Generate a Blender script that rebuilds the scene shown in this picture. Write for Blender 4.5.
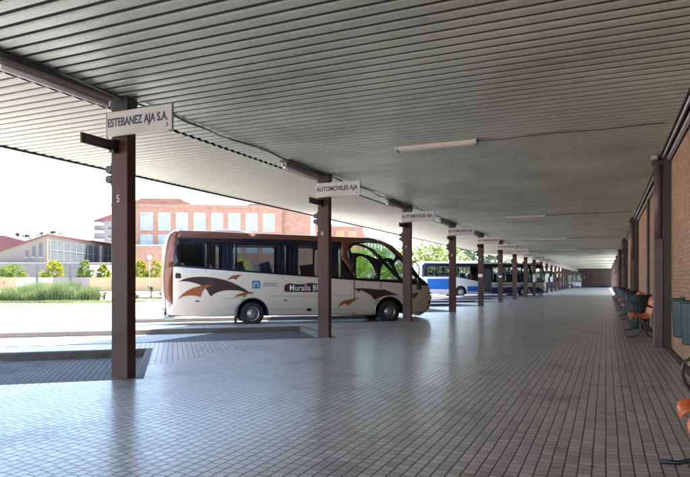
import bpy, bmesh, math, random
from mathutils import Vector, Matrix
R = math.radians
random.seed(7)
for o in list(bpy.data.objects): bpy.data.objects.remove(o)
SC = bpy.context.scene
COL = SC.collection

# ---------------------------------------------------------------- camera, sky, sun, exposure
TH = math.atan((606 - 345) / 592.0)          # the platform axis is +Y; the camera looks 23.8 degrees left of it
CT, ST = math.cos(TH), math.sin(TH)
EYE = 1.4
cam = bpy.data.objects.new('camera', bpy.data.cameras.new('camera')); COL.objects.link(cam)
cam.location = (0, 0, EYE)
cam.rotation_euler = (R(90), 0, TH)
cam.data.sensor_width = 36; cam.data.lens = 36 * 592 / 690
cam.data.shift_x = 0
cam.data.shift_y = (281 - 238.5) / 690
cam.data.clip_end = 4000; cam.data.clip_start = .05
SC.camera = cam

SUNV = Vector((.28, .50, 1.0)).normalized()  # towards the sun: high, ahead, a little to the right
elev = math.asin(SUNV.z); azi = math.atan2(SUNV.x, SUNV.y)
W = bpy.data.worlds.new('World'); SC.world = W; W.use_nodes = True
wn = W.node_tree.nodes; bg = wn['Background']
sky = wn.new('ShaderNodeTexSky'); sky.sky_type = 'NISHITA'; sky.sun_disc = False
sky.sun_elevation = elev; sky.sun_rotation = azi; sky.air_density = 1.0; sky.dust_density = .7; sky.ozone_density = 1.0
W.node_tree.links.new(sky.outputs[0], bg.inputs[0]); bg.inputs[1].default_value = .15
sl = bpy.data.lights.new('sun', 'SUN'); sl.energy = 5.0; sl.angle = R(.53); sl.color = (1, .95, .87)
so = bpy.data.objects.new('sun', sl); COL.objects.link(so)
so.rotation_euler = SUNV.to_track_quat('Z', 'Y').to_euler()
SC.view_settings.view_transform = 'Standard'; SC.view_settings.look = 'None'
SC.view_settings.gamma = 1; SC.view_settings.exposure = 2.6; SC.view_settings.use_curve_mapping = False
SC.render.engine = 'CYCLES'
SC.cycles.max_bounces = 10; SC.cycles.diffuse_bounces = 6; SC.cycles.transparent_max_bounces = 24
SC.cycles.sample_clamp_indirect = 10

# ---------------------------------------------------------------- materials
def newmat(name):
    m = bpy.data.materials.new(name); m.use_nodes = True
    nt = m.node_tree; return m, nt, nt.nodes['Principled BSDF'], nt.nodes, nt.links
def coords(nt, kind='Object', scale=(1, 1, 1), rot=(0, 0, 0)):
    tc = nt.nodes.new('ShaderNodeTexCoord'); mp = nt.nodes.new('ShaderNodeMapping')
    mp.inputs['Scale'].default_value = scale; mp.inputs['Rotation'].default_value = rot
    nt.links.new(tc.outputs[kind], mp.inputs[0]); return mp.outputs[0]
def noise(nt, vec, scale, detail=4, rough=.55):
    n = nt.nodes.new('ShaderNodeTexNoise'); n.inputs['Scale'].default_value = scale
    n.inputs['Detail'].default_value = detail; n.inputs['Roughness'].default_value = rough
    nt.links.new(vec, n.inputs['Vector']); return n.outputs['Fac']
def ramp(nt, fac, stops):
    r = nt.nodes.new('ShaderNodeValToRGB'); e = r.color_ramp.elements
    while len(e) < len(stops): e.new(.5)
    for k, (p, c_) in enumerate(stops): e[k].position = p; e[k].color = (*c_, 1) if len(c_) == 3 else c_
    nt.links.new(fac, r.inputs[0]); return r.outputs[0]
def bump(nt, h, strength, dist, b):
    n = nt.nodes.new('ShaderNodeBump'); n.inputs['Strength'].default_value = strength; n.inputs['Distance'].default_value = dist
    nt.links.new(h, n.inputs['Height']); nt.links.new(n.outputs[0], b.inputs['Normal']); return n
def mul(c_, k): return tuple(min(1, x * k) for x in c_)
def paint(name, c_, rough=.5, metal=0, var=.15, scale=3, bmp=0, rv=.12, spec=.5, coat=0):
    m, nt, b, N, L = newmat(name); v = coords(nt)
    n1 = noise(nt, v, scale, 6); L.new(ramp(nt, n1, [(.25, mul(c_, 1 - var)), (.75, mul(c_, 1 + var))]), b.inputs['Base Color'])
    n2 = noise(nt, v, scale * 4, 3)
    mr = N.new('ShaderNodeMapRange'); mr.inputs[3].default_value = max(0, rough - rv); mr.inputs[4].default_value = rough + rv
    L.new(n2, mr.inputs[0]); L.new(mr.outputs[0], b.inputs['Roughness'])
    b.inputs['Metallic'].default_value = metal; b.inputs['Specular IOR Level'].default_value = spec
    b.inputs['Coat Weight'].default_value = coat; b.inputs['Coat Roughness'].default_value = .08
    if bmp: bump(nt, n1, .5, bmp, b)
    return m
def math_(nt, op, a, b=None, c_=None):
    n = nt.nodes.new('ShaderNodeMath'); n.operation = op
    for k, x in enumerate((a, b, c_)):
        if x is None: continue
        if isinstance(x, (int, float)): n.inputs[k].default_value = x
        else: nt.links.new(x, n.inputs[k])
    return n.outputs[0]

def paver_mat(k_=1.0, spec=.75, coat=.35, rough=0.0):
    m, nt, b, N, L = newmat('clay_pavers')
    tc = N.new('ShaderNodeTexCoord'); sp = N.new('ShaderNodeSeparateXYZ'); L.new(tc.outputs['Object'], sp.inputs[0])
    X, Y = sp.outputs[0], sp.outputs[1]
    a = R(40); ca, sa = math.cos(a), math.sin(a)
    # outside the column line the pavers are laid square to the slanting bays
    side = math_(nt, 'LESS_THAN', X, -6.9)
    Xr = math_(nt, 'ADD', math_(nt, 'MULTIPLY', X, ca), math_(nt, 'MULTIPLY', Y, sa))
    Yr = math_(nt, 'ADD', math_(nt, 'MULTIPLY', X, -sa), math_(nt, 'MULTIPLY', Y, ca))
    def mixf(p, q):
        n = N.new('ShaderNodeMix'); n.data_type = 'FLOAT'; L.new(side, n.inputs[0]); L.new(p, n.inputs[2]); L.new(q, n.inputs[3]); return n.outputs[0]
    U, V = mixf(X, Xr), mixf(Y, Yr)
    wob = N.new('ShaderNodeTexNoise'); wob.inputs['Scale'].default_value = .9; L.new(tc.outputs['Object'], wob.inputs['Vector'])
    w0 = math_(nt, 'MULTIPLY', math_(nt, 'SUBTRACT', wob.outputs['Fac'], .5), .014)
    pu = math_(nt, 'DIVIDE', math_(nt, 'ADD', U, w0), .096)
    fu = math_(nt, 'FRACT', pu); iu = math_(nt, 'FLOOR', pu)
    wn1 = N.new('ShaderNodeTexWhiteNoise'); wn1.noise_dimensions = '1D'; L.new(iu, wn1.inputs['W'])
    pv = math_(nt, 'ADD', math_(nt, 'DIVIDE', V, .108), wn1.outputs['Value'])
    fv = math_(nt, 'FRACT', pv); iv = math_(nt, 'FLOOR', pv)
    du = math_(nt, 'SUBTRACT', .5, math_(nt, 'ABSOLUTE', math_(nt, 'SUBTRACT', fu, .5)))
    dv = math_(nt, 'SUBTRACT', .5, math_(nt, 'ABSOLUTE', math_(nt, 'SUBTRACT', fv, .5)))
    def sm(x, lo, hi):
        r = N.new('ShaderNodeMapRange'); r.interpolation_type = 'SMOOTHSTEP'; r.inputs[1].default_value = lo; r.inputs[2].default_value = hi
        L.new(x, r.inputs[0]); return r.outputs[0]
    ju = sm(du, .02, .10); jv = sm(dv, .01, .09)
    jvs = math_(nt, 'ADD', math_(nt, 'MULTIPLY', jv, .8), .2)
    tile = math_(nt, 'MULTIPLY', ju, jvs)
    cv = N.new('ShaderNodeCombineXYZ'); L.new(iu, cv.inputs[0]); L.new(iv, cv.inputs[1])
    wn2 = N.new('ShaderNodeTexWhiteNoise'); wn2.noise_dimensions = '2D'; L.new(cv.outputs[0], wn2.inputs['Vector'])
    big = noise(nt, tc.outputs['Object'], .55, 5, .6)
    fine = noise(nt, tc.outputs['Object'], 60, 3)
    t = math_(nt, 'ADD', math_(nt, 'MULTIPLY', wn2.outputs['Value'], .45), math_(nt, 'MULTIPLY', big, .55))
    base = ramp(nt, t, [(.2, mul((.32, .285, .275), k_)), (.5, mul((.50, .45, .435), k_)), (.8, mul((.64, .585, .565), k_))])
    # old stains, worn paths and trodden gum
    st1 = noise(nt, tc.outputs['Object'], .9, 8, .7); st2 = noise(nt, tc.outputs['Object'], 6.5, 2, .4)
    stain = math_(nt, 'MULTIPLY', sm(st1, .50, .72), .42); gum = math_(nt, 'MULTIPLY', sm(st2, .70, .735), .5)
    dk = math_(nt, 'SUBTRACT', 1.0, math_(nt, 'MAXIMUM', stain, gum))
    vm = N.new('ShaderNodeVectorMath'); vm.operation = 'SCALE'; L.new(base, vm.inputs[0]); L.new(dk, vm.inputs[3]); base = vm.outputs[0]
    mx = N.new('ShaderNodeMix'); mx.data_type = 'RGBA'; L.new(tile, mx.inputs[0]); mx.inputs[6].default_value = (.032, .027, .027, 1); L.new(base, mx.inputs[7])
    L.new(mx.outputs[2], b.inputs['Base Color'])
    rr = math_(nt, 'ADD', math_(nt, 'MULTIPLY', big, .22), math_(nt, 'ADD', math_(nt, 'MULTIPLY', wn2.outputs['Value'], .12), .19))
    rr = math_(nt, 'ADD', rr, math_(nt, 'MULTIPLY', math_(nt, 'SUBTRACT', 1.0, tile), .35))
    rr = math_(nt, 'ADD', math_(nt, 'ADD', rr, rough), math_(nt, 'MULTIPLY', stain, .35)); L.new(rr, b.inputs['Roughness']); b.inputs['Specular IOR Level'].default_value = spec; b.inputs['Coat Weight'].default_value = coat; b.inputs['Coat Roughness'].default_value = .22; b.inputs['Coat IOR'].default_value = 1.5
    h = math_(nt, 'ADD', math_(nt, 'MULTIPLY', tile, 1.0), math_(nt, 'ADD', math_(nt, 'MULTIPLY', fine, .12), math_(nt, 'MULTIPLY', wn2.outputs['Value'], .15)))
    bump(nt, h, .75, .004, b)
    return m

def brick_mat(name, c1, c2, mortar, bw=.25, rh=.075, ms=.012, rot=(R(90), 0, R(90)), bmp=.004):
    m, nt, b, N, L = newmat(name); tc = N.new('ShaderNodeTexCoord'); sp = N.new('ShaderNodeSeparateXYZ'); L.new(tc.outputs['Object'], sp.inputs[0])
    cv = N.new('ShaderNodeCombineXYZ'); L.new(math_(nt, 'ADD', sp.outputs[0], sp.outputs[1]), cv.inputs[0]); L.new(sp.outputs[2], cv.inputs[1])
    br = N.new('ShaderNodeTexBrick'); br.inputs['Scale'].default_value = 1; br.inputs['Brick Width'].default_value = bw
    br.inputs['Row Height'].default_value = rh; br.inputs['Mortar Size'].default_value = ms; br.inputs['Mortar Smooth'].default_value = .2
    br.inputs['Color1'].default_value = (*c1, 1); br.inputs['Color2'].default_value = (*c2, 1); br.inputs['Mortar'].default_value = (*mortar, 1)
    L.new(cv.outputs[0], br.inputs['Vector'])
    n = noise(nt, tc.outputs['Object'], 1.2, 6, .6)
    hs = N.new('ShaderNodeHueSaturation'); L.new(br.outputs['Color'], hs.inputs['Color'])
    L.new(math_(nt, 'ADD', math_(nt, 'MULTIPLY', n, 1.1), .45), hs.inputs['Value']); L.new(hs.outputs[0], b.inputs['Base Color'])
    b.inputs['Roughness'].default_value = .75
    f = noise(nt, tc.outputs['Object'], 45, 3)
    bump(nt, math_(nt, 'ADD', math_(nt, 'MULTIPLY', br.outputs['Fac'], -1.0), math_(nt, 'MULTIPLY', f, .4)), .6, bmp, b)
    return m

def ceil_mat(name, c_, rough=.38, metal=.35, patch=.3):
    m, nt, b, N, L = newmat(name); v = coords(nt)
    n1 = noise(nt, v, .5, 6, .65); n2 = noise(nt, v, 20, 5, .75)
    t = math_(nt, 'ADD', math_(nt, 'MULTIPLY', n1, .55), math_(nt, 'MULTIPLY', n2, .45))
    L.new(ramp(nt, t, [(.3, mul(c_, 1 - patch)), (.5, c_), (.7, mul(c_, 1 + patch * .7))]), b.inputs['Base Color'])
    L.new(math_(nt, 'ADD', math_(nt, 'MULTIPLY', n2, .35), rough - .17), b.inputs['Roughness'])
    b.inputs['Metallic'].default_value = metal
    bump(nt, noise(nt, v, 18, 6, .75), .55, .008, b)
    return m

def glass_mat(name, tint, refl=1.45):
    m = bpy.data.materials.new(name); m.use_nodes = True; nt = m.node_tree; N, L = nt.nodes, nt.links
    N.remove(N['Principled BSDF']); out = N['Material Output']
    t = N.new('ShaderNodeBsdfTransparent'); t.inputs[0].default_value = (*tint, 1)
    g = N.new('ShaderNodeBsdfGlossy'); g.inputs['Roughness'].default_value = .03
    f = N.new('ShaderNodeLayerWeight'); f.inputs[0].default_value = .5
    fac = math_(nt, 'MULTIPLY_ADD', math_(nt, 'POWER', f.outputs['Facing'], 4.0), .7, .035)
    mx = N.new('ShaderNodeMixShader'); L.new(fac, mx.inputs[0]); L.new(t.outputs[0], mx.inputs[1]); L.new(g.outputs[0], mx.inputs[2]); L.new(mx.outputs[0], out.inputs[0])
    return m
def leaf_mat(name, c1, c2, trans=.5):
    m = bpy.data.materials.new(name); m.use_nodes = True; nt = m.node_tree; N, L = nt.nodes, nt.links
    N.remove(N['Principled BSDF']); out = N['Material Output']
    v = coords(nt); n = noise(nt, v, 1.3, 3); n2 = noise(nt, v, 9, 2)
    c_ = ramp(nt, math_(nt, 'ADD', math_(nt, 'MULTIPLY', n, .6), math_(nt, 'MULTIPLY', n2, .4)), [(.35, c1), (.65, c2)])
    d = N.new('ShaderNodeBsdfDiffuse'); t = N.new('ShaderNodeBsdfTranslucent'); L.new(c_, d.inputs[0]); L.new(c_, t.inputs[0])
    mx = N.new('ShaderNodeMixShader'); mx.inputs[0].default_value = trans; L.new(d.outputs[0], mx.inputs[1]); L.new(t.outputs[0], mx.inputs[2]); L.new(mx.outputs[0], out.inputs[0])
    return m

M = {}
M['paver'] = paver_mat()
M['brick'] = brick_mat('orange_brick', (.44, .16, .075), (.57, .25, .125), (.24, .18, .14), ms=.016)
M['brick_far'] = brick_mat('salmon_brick', (.26, .112, .068), (.31, .145, .092), (.27, .19, .145), bmp=.0005)
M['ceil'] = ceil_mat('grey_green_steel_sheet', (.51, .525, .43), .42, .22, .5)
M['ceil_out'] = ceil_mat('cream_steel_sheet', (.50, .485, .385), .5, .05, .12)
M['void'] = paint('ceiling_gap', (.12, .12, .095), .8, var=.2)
M['void_lit'] = paint('lit_ceiling_gap', (.34, .33, .25), .8, var=.2)  # outer gaps: the light reaching them is put into this paler colour
M['kerb'] = paint('kerb_stone', (.135, .115, .105), .75, var=.25, scale=5, bmp=.01)
M['concrete'] = paint('pale_concrete', (.55, .535, .50), .8, var=.10, scale=.35, bmp=.004)
M['litfloor'] = paint('lit_smooth_floor', (.55, .56, .58), .3, var=.08, scale=.4)  # smooth far floor, the brighter light at that end put into its colour
M['bay'] = paver_mat(.26, .3, 0, .3)
M['post'] = paint('brown_column_paint', (.082, .038, .032), .55, spec=.22, var=.22, scale=2.5, bmp=.002)
M['pilaster'] = paint('dark_brown_paint', (.045, .032, .030), .5, var=.2)
M['pipe'] = paint('purple_brown_paint', (.11, .066, .066), .45, var=.25)
M['sign'] = paint('sign_cream', (.50, .455, .42), .4, var=.05)
M['ink'] = paint('sign_ink', (.03, .032, .06), .5, var=.1)
M['white'] = paint('white_paint', (.78, .77, .74), .45, var=.05)
M['digit'] = paint('number_paint', (.62, .55, .55), .5, var=.1)
M['fixture'] = paint('fixture_beige', (.62, .52, .45), .45, var=.08)
M['fixture_dim'] = paint('worn_plate_letters', (.16, .12, .12), .6)
M['batten'] = paint('batten_grey_brown', (.34, .29, .27), .5)
M['conduit'] = paint('conduit_grey', (.11, .11, .10), .6)
M['tube'] = paint('tube_glass', (.85, .84, .82), .2, var=.02)
M['black'] = paint('black_paint', (.014, .014, .016), .35, var=.2)
M['band'] = paint('black_window_surround', (.010, .010, .014), .22, var=.05, rv=.02, spec=.35)
M['rubber'] = paint('rubber', (.018, .018, .019), .75, var=.3)
M['dark'] = paint('dark_grey_metal', (.04, .04, .042), .5, var=.2)
M['orange'] = paint('orange_plastic', (.82, .135, .020), .3, var=.04, scale=3, coat=.3, rv=.04)
M['teal'] = paint('teal_plastic', (.014, .034, .037), .4, var=.2)
M['tub'] = paint('charcoal_plastic', (.022, .030, .034), .42, var=.3)
M['galv'] = paint('galvanised_metal', (.42, .42, .40), .4, metal=.5, var=.15)
M['endwall'] = paint('dark_end_wall', (.028, .019, .017), .8, var=.2)
M['beige'] = paint('beige_render', (.20, .165, .135), .85, var=.06, scale=.4)
M['mauve'] = paint('mauve_render', (.18, .158, .158), .85, var=.06, scale=.4)
M['tan'] = paint('tan_panel', (.33, .22, .12), .85, var=.12, scale=.5)
M['palewall'] = paint('pale_panel', (.36, .34, .32), .85, var=.06, scale=.5)
M['redroof'] = paint('red_sheet_roof', (.15, .055, .055), .8, var=.1)
M['glazing'] = paint('grey_glazing', (.055, .065, .07), .7, var=.12, scale=.7)
M['blueglass'] = paint('pale_blue_glazing', (.25, .29, .30), .4, var=.3, scale=.6)
M['winframe'] = paint('window_frame', (.42, .43, .43), .5, var=.05)
M['darkwin'] = paint('dark_window', (.06, .055, .06), .3, var=.2)
M['bark'] = paint('bark', (.10, .075, .055), .9, var=.3)
M['lime'] = leaf_mat('lime_leaves', (.10, .15, .03), (.21, .26, .07), .55)
M['yellow'] = leaf_mat('yellow_leaves', (.19, .22, .03), (.32, .32, .06), .55)
M['green'] = leaf_mat('green_leaves', (.07, .14, .02), (.17, .27, .04), .4)
M['grass'] = leaf_mat('grass_blades', (.10, .14, .05), (.24, .28, .13), .4)
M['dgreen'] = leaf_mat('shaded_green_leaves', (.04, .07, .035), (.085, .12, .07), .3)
M['soil'] = paint('planting_soil', (.14, .13, .07), .95, var=.3, scale=2)
M['cream'] = paint('coach_cream_paint', (.60, .53, .455), .3, var=.02, scale=.6, coat=.3, rv=.01)
def grime(m, z0=.25, z1=1.15, amt=.5, col=(.12, .095, .075)):
    nt = m.node_tree; N, L = nt.nodes, nt.links; b = N['Principled BSDF']
    src = b.inputs['Base Color'].links[0].from_socket; tc = N.new('ShaderNodeTexCoord'); sp = N.new('ShaderNodeSeparateXYZ'); L.new(tc.outputs['Object'], sp.inputs[0])
    mr = N.new('ShaderNodeMapRange'); mr.inputs[1].default_value = z1; mr.inputs[2].default_value = z0; L.new(sp.outputs[2], mr.inputs[0])
    mp = N.new('ShaderNodeMapping'); mp.inputs['Scale'].default_value = (7, 7, 1.2); L.new(tc.outputs['Object'], mp.inputs[0])
    n = noise(nt, mp.outputs[0], 1.5, 8, .7)
    f = math_(nt, 'MULTIPLY', math_(nt, 'MULTIPLY', mr.outputs[0], n), amt)
    mx = N.new('ShaderNodeMix'); mx.data_type = 'RGBA'; L.new(f, mx.inputs[0]); L.new(src, mx.inputs[6]); mx.inputs[7].default_value = (*col, 1); L.new(mx.outputs[2], b.inputs['Base Color'])
grime(M['cream']); grime(M['post'], .0, .6, .5, (.16, .13, .11))
M['rust'] = paint('coach_rust_paint', (.17, .052, .022), .32, var=.04, scale=.6, coat=.15, rv=.01)
M['roofband'] = paint('coach_dark_brown_paint', (.125, .044, .022), .35, var=.04, scale=.6, coat=.15, rv=.01)
M['maroon'] = paint('coach_maroon_decal', (.040, .022, .024), .35, var=.1)
M['decor'] = paint('coach_rust_decal', (.25, .075, .03), .35, var=.1)
M['decblue'] = paint('blue_decal', (.02, .15, .38), .35, var=.03)
M['buswhite'] = paint('coach_white_paint', (.50, .51, .53), .35, var=.06, coat=.2)
M['busblue'] = paint('coach_blue_paint', (.012, .10, .36), .3, var=.05, coat=.4)
M['busnavy'] = paint('coach_navy_paint', (.018, .030, .105), .3, var=.05, coat=.4)
M['busgrey'] = paint('coach_grey_paint', (.40, .42, .45), .35, var=.05)
M['glass'] = glass_mat('tinted_glass', (.62, .66, .68))
M['dglass'] = glass_mat('dark_tinted_glass', (.30, .33, .36))
M['cglass'] = glass_mat('clear_glass', (.86, .90, .87))
M['seatcloth'] = paint('seat_cloth', (.020, .030, .075), .9, var=.3)
M['curtain'] = paint('curtain_cloth', (.045, .060, .14), .95, var=.2)
M['alu'] = paint('wheel_alloy', (.36, .34, .33), .35, metal=.7, var=.1)
M['lamp_orange'] = paint('orange_lens', (.6, .12, .02), .2, var=.05)
M['lamp_white'] = paint('clear_lens', (.6, .6, .6), .15, var=.05)
M['paper'] = paint('paper_notice', (.72, .72, .74), .7, var=.05)

# ---------------------------------------------------------------- mesh helpers
class MB:
    def __init__(s): s.b = bmesh.new()
    def box(s, x0, x1, y0, y1, z0, z1, mt=None):
        vs = [s.b.verts.new(p) for p in ((x0, y0, z0), (x1, y0, z0), (x1, y1, z0), (x0, y1, z0), (x0, y0, z1), (x1, y0, z1), (x1, y1, z1), (x0, y1, z1))]
        if mt is not None:
            for v in vs: v.co = mt @ v.co
        for f in ((3, 2, 1, 0), (4, 5, 6, 7), (0, 1, 5, 4), (1, 2, 6, 5), (2, 3, 7, 6), (3, 0, 4, 7)): s.b.faces.new([vs[i] for i in f])
        return s
    def ring(s, c_, ax, r, n):
        ax = Vector(ax).normalized(); u = ax.orthogonal().normalized(); w = ax.cross(u)
        return [s.b.verts.new(Vector(c_) + (u * math.cos(2 * math.pi * k / n) + w * math.sin(2 * math.pi * k / n)) * r) for k in range(n)]
    def cyl(s, p0, p1, r0, r1=None, n=16, caps=True):
        r1 = r0 if r1 is None else r1; ax = Vector(p1) - Vector(p0)
        a = s.ring(p0, ax, r0, n); b = s.ring(p1, ax, r1, n)
        for k in range(n):
            f = s.b.faces.new((a[k], a[(k + 1) % n], b[(k + 1) % n], b[k])); f.smooth = True
        if caps: s.b.faces.new(a[::-1]); s.b.faces.new(b)
        return s
    def tube(s, pts, r, n=8):
        pts = [Vector(p) for p in pts]; u = None; prev = None
        for i, p in enumerate(pts):
            t = (pts[min(i + 1, len(pts) - 1)] - pts[max(i - 1, 0)]).normalized()
            u = t.orthogonal().normalized() if u is None else (u - t * u.dot(t)).normalized()
            w = t.cross(u)
            cur = [s.b.verts.new(p + (u * math.cos(2 * math.pi * k / n) + w * math.sin(2 * math.pi * k / n)) * r) for k in range(n)]
            if prev:
                for k in range(n):
                    f = s.b.faces.new((prev[k], prev[(k + 1) % n], cur[(k + 1) % n], cur[k])); f.smooth = True
            else: s.b.faces.new(cur[::-1])
            prev = cur
        s.b.faces.new(prev); return s
    def lathe(s, prof, c_=(0, 0, 0), n=24, axis='Z', caps=True):
        rows = []
        for r, h in prof:
            row = []
            for k in range(n):
                a = 2 * math.pi * k / n
                p = (r * math.cos(a), r * math.sin(a), h) if axis == 'Z' else (r * math.cos(a), h, r * math.sin(a))
                row.append(s.b.verts.new(Vector(c_) + Vector(p)))
            rows.append(row)
        for a, b in zip(rows, rows[1:]):
            for k in range(n):
                f = s.b.faces.new((a[k], a[(k + 1) % n], b[(k + 1) % n], b[k])); f.smooth = True
        if caps and prof[0][0] > 1e-4: s.b.faces.new(rows[0][::-1])
        if caps and prof[-1][0] > 1e-4: s.b.faces.new(rows[-1])
        return s
    def prism(s, poly, d0, d1, f):
        """poly in 2D; f(a,b,d) gives the 3D point"""
        A_ = [s.b.verts.new(f(a, b, d0)) for a, b in poly]; B_ = [s.b.verts.new(f(a, b, d1)) for a, b in poly]
        n = len(poly)
        for k in range(n): s.b.faces.new((A_[k], A_[(k + 1) % n], B_[(k + 1) % n], B_[k]))
        fs = [s.b.faces.new(A_[::-1]), s.b.faces.new(B_)]
        bmesh.ops.triangulate(s.b, faces=fs); return s
    def quad(s, *p):
        s.b.faces.new([s.b.verts.new(q) for q in p]); return s
    def build(s, name, mat, parent=None, bevel=0, solid=0, recalc=True, seg=2):
        if recalc: bmesh.ops.recalc_face_normals(s.b, faces=s.b.faces)
        me = bpy.data.meshes.new(name); s.b.to_mesh(me); s.b.free()
        for m in (mat if isinstance(mat, (list, tuple)) else [mat]): me.materials.append(m)
        o = bpy.data.objects.new(name, me); COL.objects.link(o)
        if parent: o.parent = parent
        if solid:
            md = o.modifiers.new('s', 'SOLIDIFY'); md.thickness = solid; md.offset = 0
        if bevel:
            md = o.modifiers.new('b', 'BEVEL'); md.width = bevel; md.segments = seg; md.limit_method = 'ANGLE'; md.angle_limit = R(40)
        return o
def tag(o, label=None, cat=None, group=None, kind=None):
    if label: o['label'] = label
    if cat: o['category'] = cat
    if group: o['group'] = group
    if kind: o['kind'] = kind
    return o
def empty(name, loc=(0, 0, 0), rz=0, label=None, cat=None, group=None):
    o = bpy.data.objects.new(name, None); COL.objects.link(o); o.location = loc; o.rotation_euler = (0, 0, rz); o.empty_display_size = .3
    return tag(o, label, cat, group)
def copy_tree(o, parent=None):
    c_ = o.copy(); COL.objects.link(c_)
    if parent: c_.parent = parent
    for ch in [x for x in bpy.data.objects if x.parent == o and x != c_]: copy_tree(ch, c_)
    return c_
_tc = {}
def text_mesh(name, txt, size, mat, parent, loc, rot, ext=.002, sx=1, align='CENTER', bold=0, shear=0, space=1.0):
    key = (txt, size, ext, sx, align, bold, shear, space)
    if key not in _tc:
        cu = bpy.data.curves.new(name, 'FONT'); cu.body = txt; cu.size = size; cu.extrude = ext; cu.align_x = align; cu.align_y = 'CENTER'
        cu.offset = bold; cu.shear = shear; cu.space_character = space
        t = bpy.data.objects.new('tmp_text', cu); COL.objects.link(t)
        bpy.context.view_layer.update()
        me = bpy.data.meshes.new_from_object(t.evaluated_get(bpy.context.evaluated_depsgraph_get()))
        bpy.data.objects.remove(t); bpy.data.curves.remove(cu)
        for v in me.vertices: v.co.x *= sx
        me.materials.clear(); me.materials.append(mat); _tc[key] = me
    o = bpy.data.objects.new(name, _tc[key]); COL.objects.link(o); o.parent = parent; o.location = loc; o.rotation_euler = rot
    return o
def P(u, d):                                   # where a thing d metres ahead of the lens plane stands on the ground
    r = (u - 345) / 592 * d
    return Vector((r * CT - d * ST, r * ST + d * CT, 0))
def struct(o): return tag(o, kind='structure')
GZ = -.15
AX = Vector((math.cos(R(40)), math.sin(R(40)), 0)); WX = Vector((-AX.y, AX.x, 0))

# ---------------------------------------------------------------- ground, platform, kerbs
g = MB(); g.quad((-1500, -1500, GZ), (1500, -1500, GZ), (1500, 2500, GZ), (-1500, 2500, GZ))
struct(g.build('yard_ground', M['concrete']))
STEP = 6.7; LEN = 9.6
def Ck(k): return Vector((-6.25, 6.62 + STEP * k, 0))
outline = [Vector((1.24, -11, 0)), Vector((1.24, 136.5, 0)), Vector((-6.25, 136.5, 0))]
for k in range(18, -3, -1):
    c0, c1 = Ck(k), Ck(k + 1)
    Dk = c0 + WX * 3.75; Fk = Dk - AX * LEN; q = (c1 - Fk).dot(AX)
    Ek = c1 - AX * q
    # rounded end of the finger
    mid = (Ek + Fk) / 2; w = (Ek - Fk).length / 2
    arc = [mid + (WX * math.cos(t) - AX * math.sin(t) * .6) * w for t in [R(x) for x in (0, 25, 50, 70, 90, 110, 130, 155, 180)]]
    outline += [c1] + arc + [Dk]
outline += [Ck(-2), Vector((-6.25, -11, 0))]
def inset(poly, d):
    out = []; n = len(poly)
    for i in range(n):
        a, b, c_ = poly[i - 1], poly[i], poly[(i + 1) % n]
        e1 = (b - a).normalized(); e2 = (c_ - b).normalized()
        n1 = Vector((-e1.y, e1.x, 0)); n2 = Vector((-e2.y, e2.x, 0))
        m_ = (n1 + n2); m_ = m_ / max(.2, m_.length_squared) * 2
        out.append(b + m_ * d)
    return out
area = sum(outline[i - 1].x * p.y - p.x * outline[i - 1].y for i, p in enumerate(outline))
if area < 0: outline.reverse()
inner = inset(outline, .13)
mid_ = inset(outline, .02)
def fill(poly, z, name, mat):
    b = bmesh.new(); vs = [b.verts.new((p.x, p.y, z)) for p in poly]
    es = [b.edges.new((vs[i - 1], vs[i])) for i in range(len(vs))]
    bmesh.ops.triangle_fill(b, use_beauty=True, edges=es)
    for f in b.faces:
        if f.normal.z < 0: f.normal_flip()
    mb = MB(); mb.b.free(); mb.b = b
    return struct(mb.build(name, mat, recalc=False))
fill(inner, 0, 'platform_floor', M['paver'])
kb = MB(); n = len(outline)
rows = [[kb.b.verts.new((p.x, p.y, z)) for p in poly] for poly, z in ((outline, GZ - .02), (outline, -.018), (mid_, .003), (inner, .003), (inner, -.02))]
for a, b in zip(rows, rows[1:]):
    for i in range(n): kb.b.faces.new((a[i - 1], a[i], b[i], b[i - 1]))
struct(kb.build('platform_kerb', M['kerb']))
ff = MB(); ff.quad((-6.12, 58, .004), (1.10, 58, .004), (1.10, 136.4, .004), (-6.12, 136.4, .004)); struct(ff.build('far_platform_floor', M['litfloor']))
# paved bay floors, 4 mm above the yard
bp = MB(); bp.quad((-10.6, -12, GZ + .004), (-6.0, -12, GZ + .004), (-6.0, 136.6, GZ + .004), (-10.6, 136.6, GZ + .004))
struct(bp.build('bay_paving', M['bay']))
# ground behind the building
# ---------------------------------------------------------------- canopy
CZ = 4.05; XI, XO, XR = -6.92, -10.75, 1.05; Y0, Y1 = -11.0, 136.6  # Y0: unseen canopy end, cut short behind the camera to let light in
canopy = empty('station_canopy', (0, 0, 0), 0, 'long flat bus station canopy with grey ribbed metal ceiling over the platform', 'canopy')
def ribbed(x0, x1, z, y0, y1, pitch=.215, depth=.045):
    mb = MB(); n = int((y1 - y0) / pitch); prof = []
    for k in range(n):
        y = y0 + k * pitch
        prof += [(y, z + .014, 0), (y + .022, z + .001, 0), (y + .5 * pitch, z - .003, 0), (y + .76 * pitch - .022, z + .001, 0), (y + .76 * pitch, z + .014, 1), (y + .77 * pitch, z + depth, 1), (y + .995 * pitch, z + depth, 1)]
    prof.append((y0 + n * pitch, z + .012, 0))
    a = [mb.b.verts.new((x0, y, zz)) for y, zz, q in prof]; b = [mb.b.verts.new((x1, y, zz)) for y, zz, q in prof]
    for i in range(len(prof) - 1):
        f = mb.b.faces.new((a[i], b[i], b[i + 1], a[i + 1])); f.material_index = prof[i][2]
    return mb
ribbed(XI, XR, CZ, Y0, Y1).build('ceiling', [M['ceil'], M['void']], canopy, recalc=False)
ribbed(XO, XI - .07, CZ - .012, Y0, Y1).build('outer_ceiling', [M['ceil_out'], M['void_lit']], canopy, recalc=False)
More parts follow.
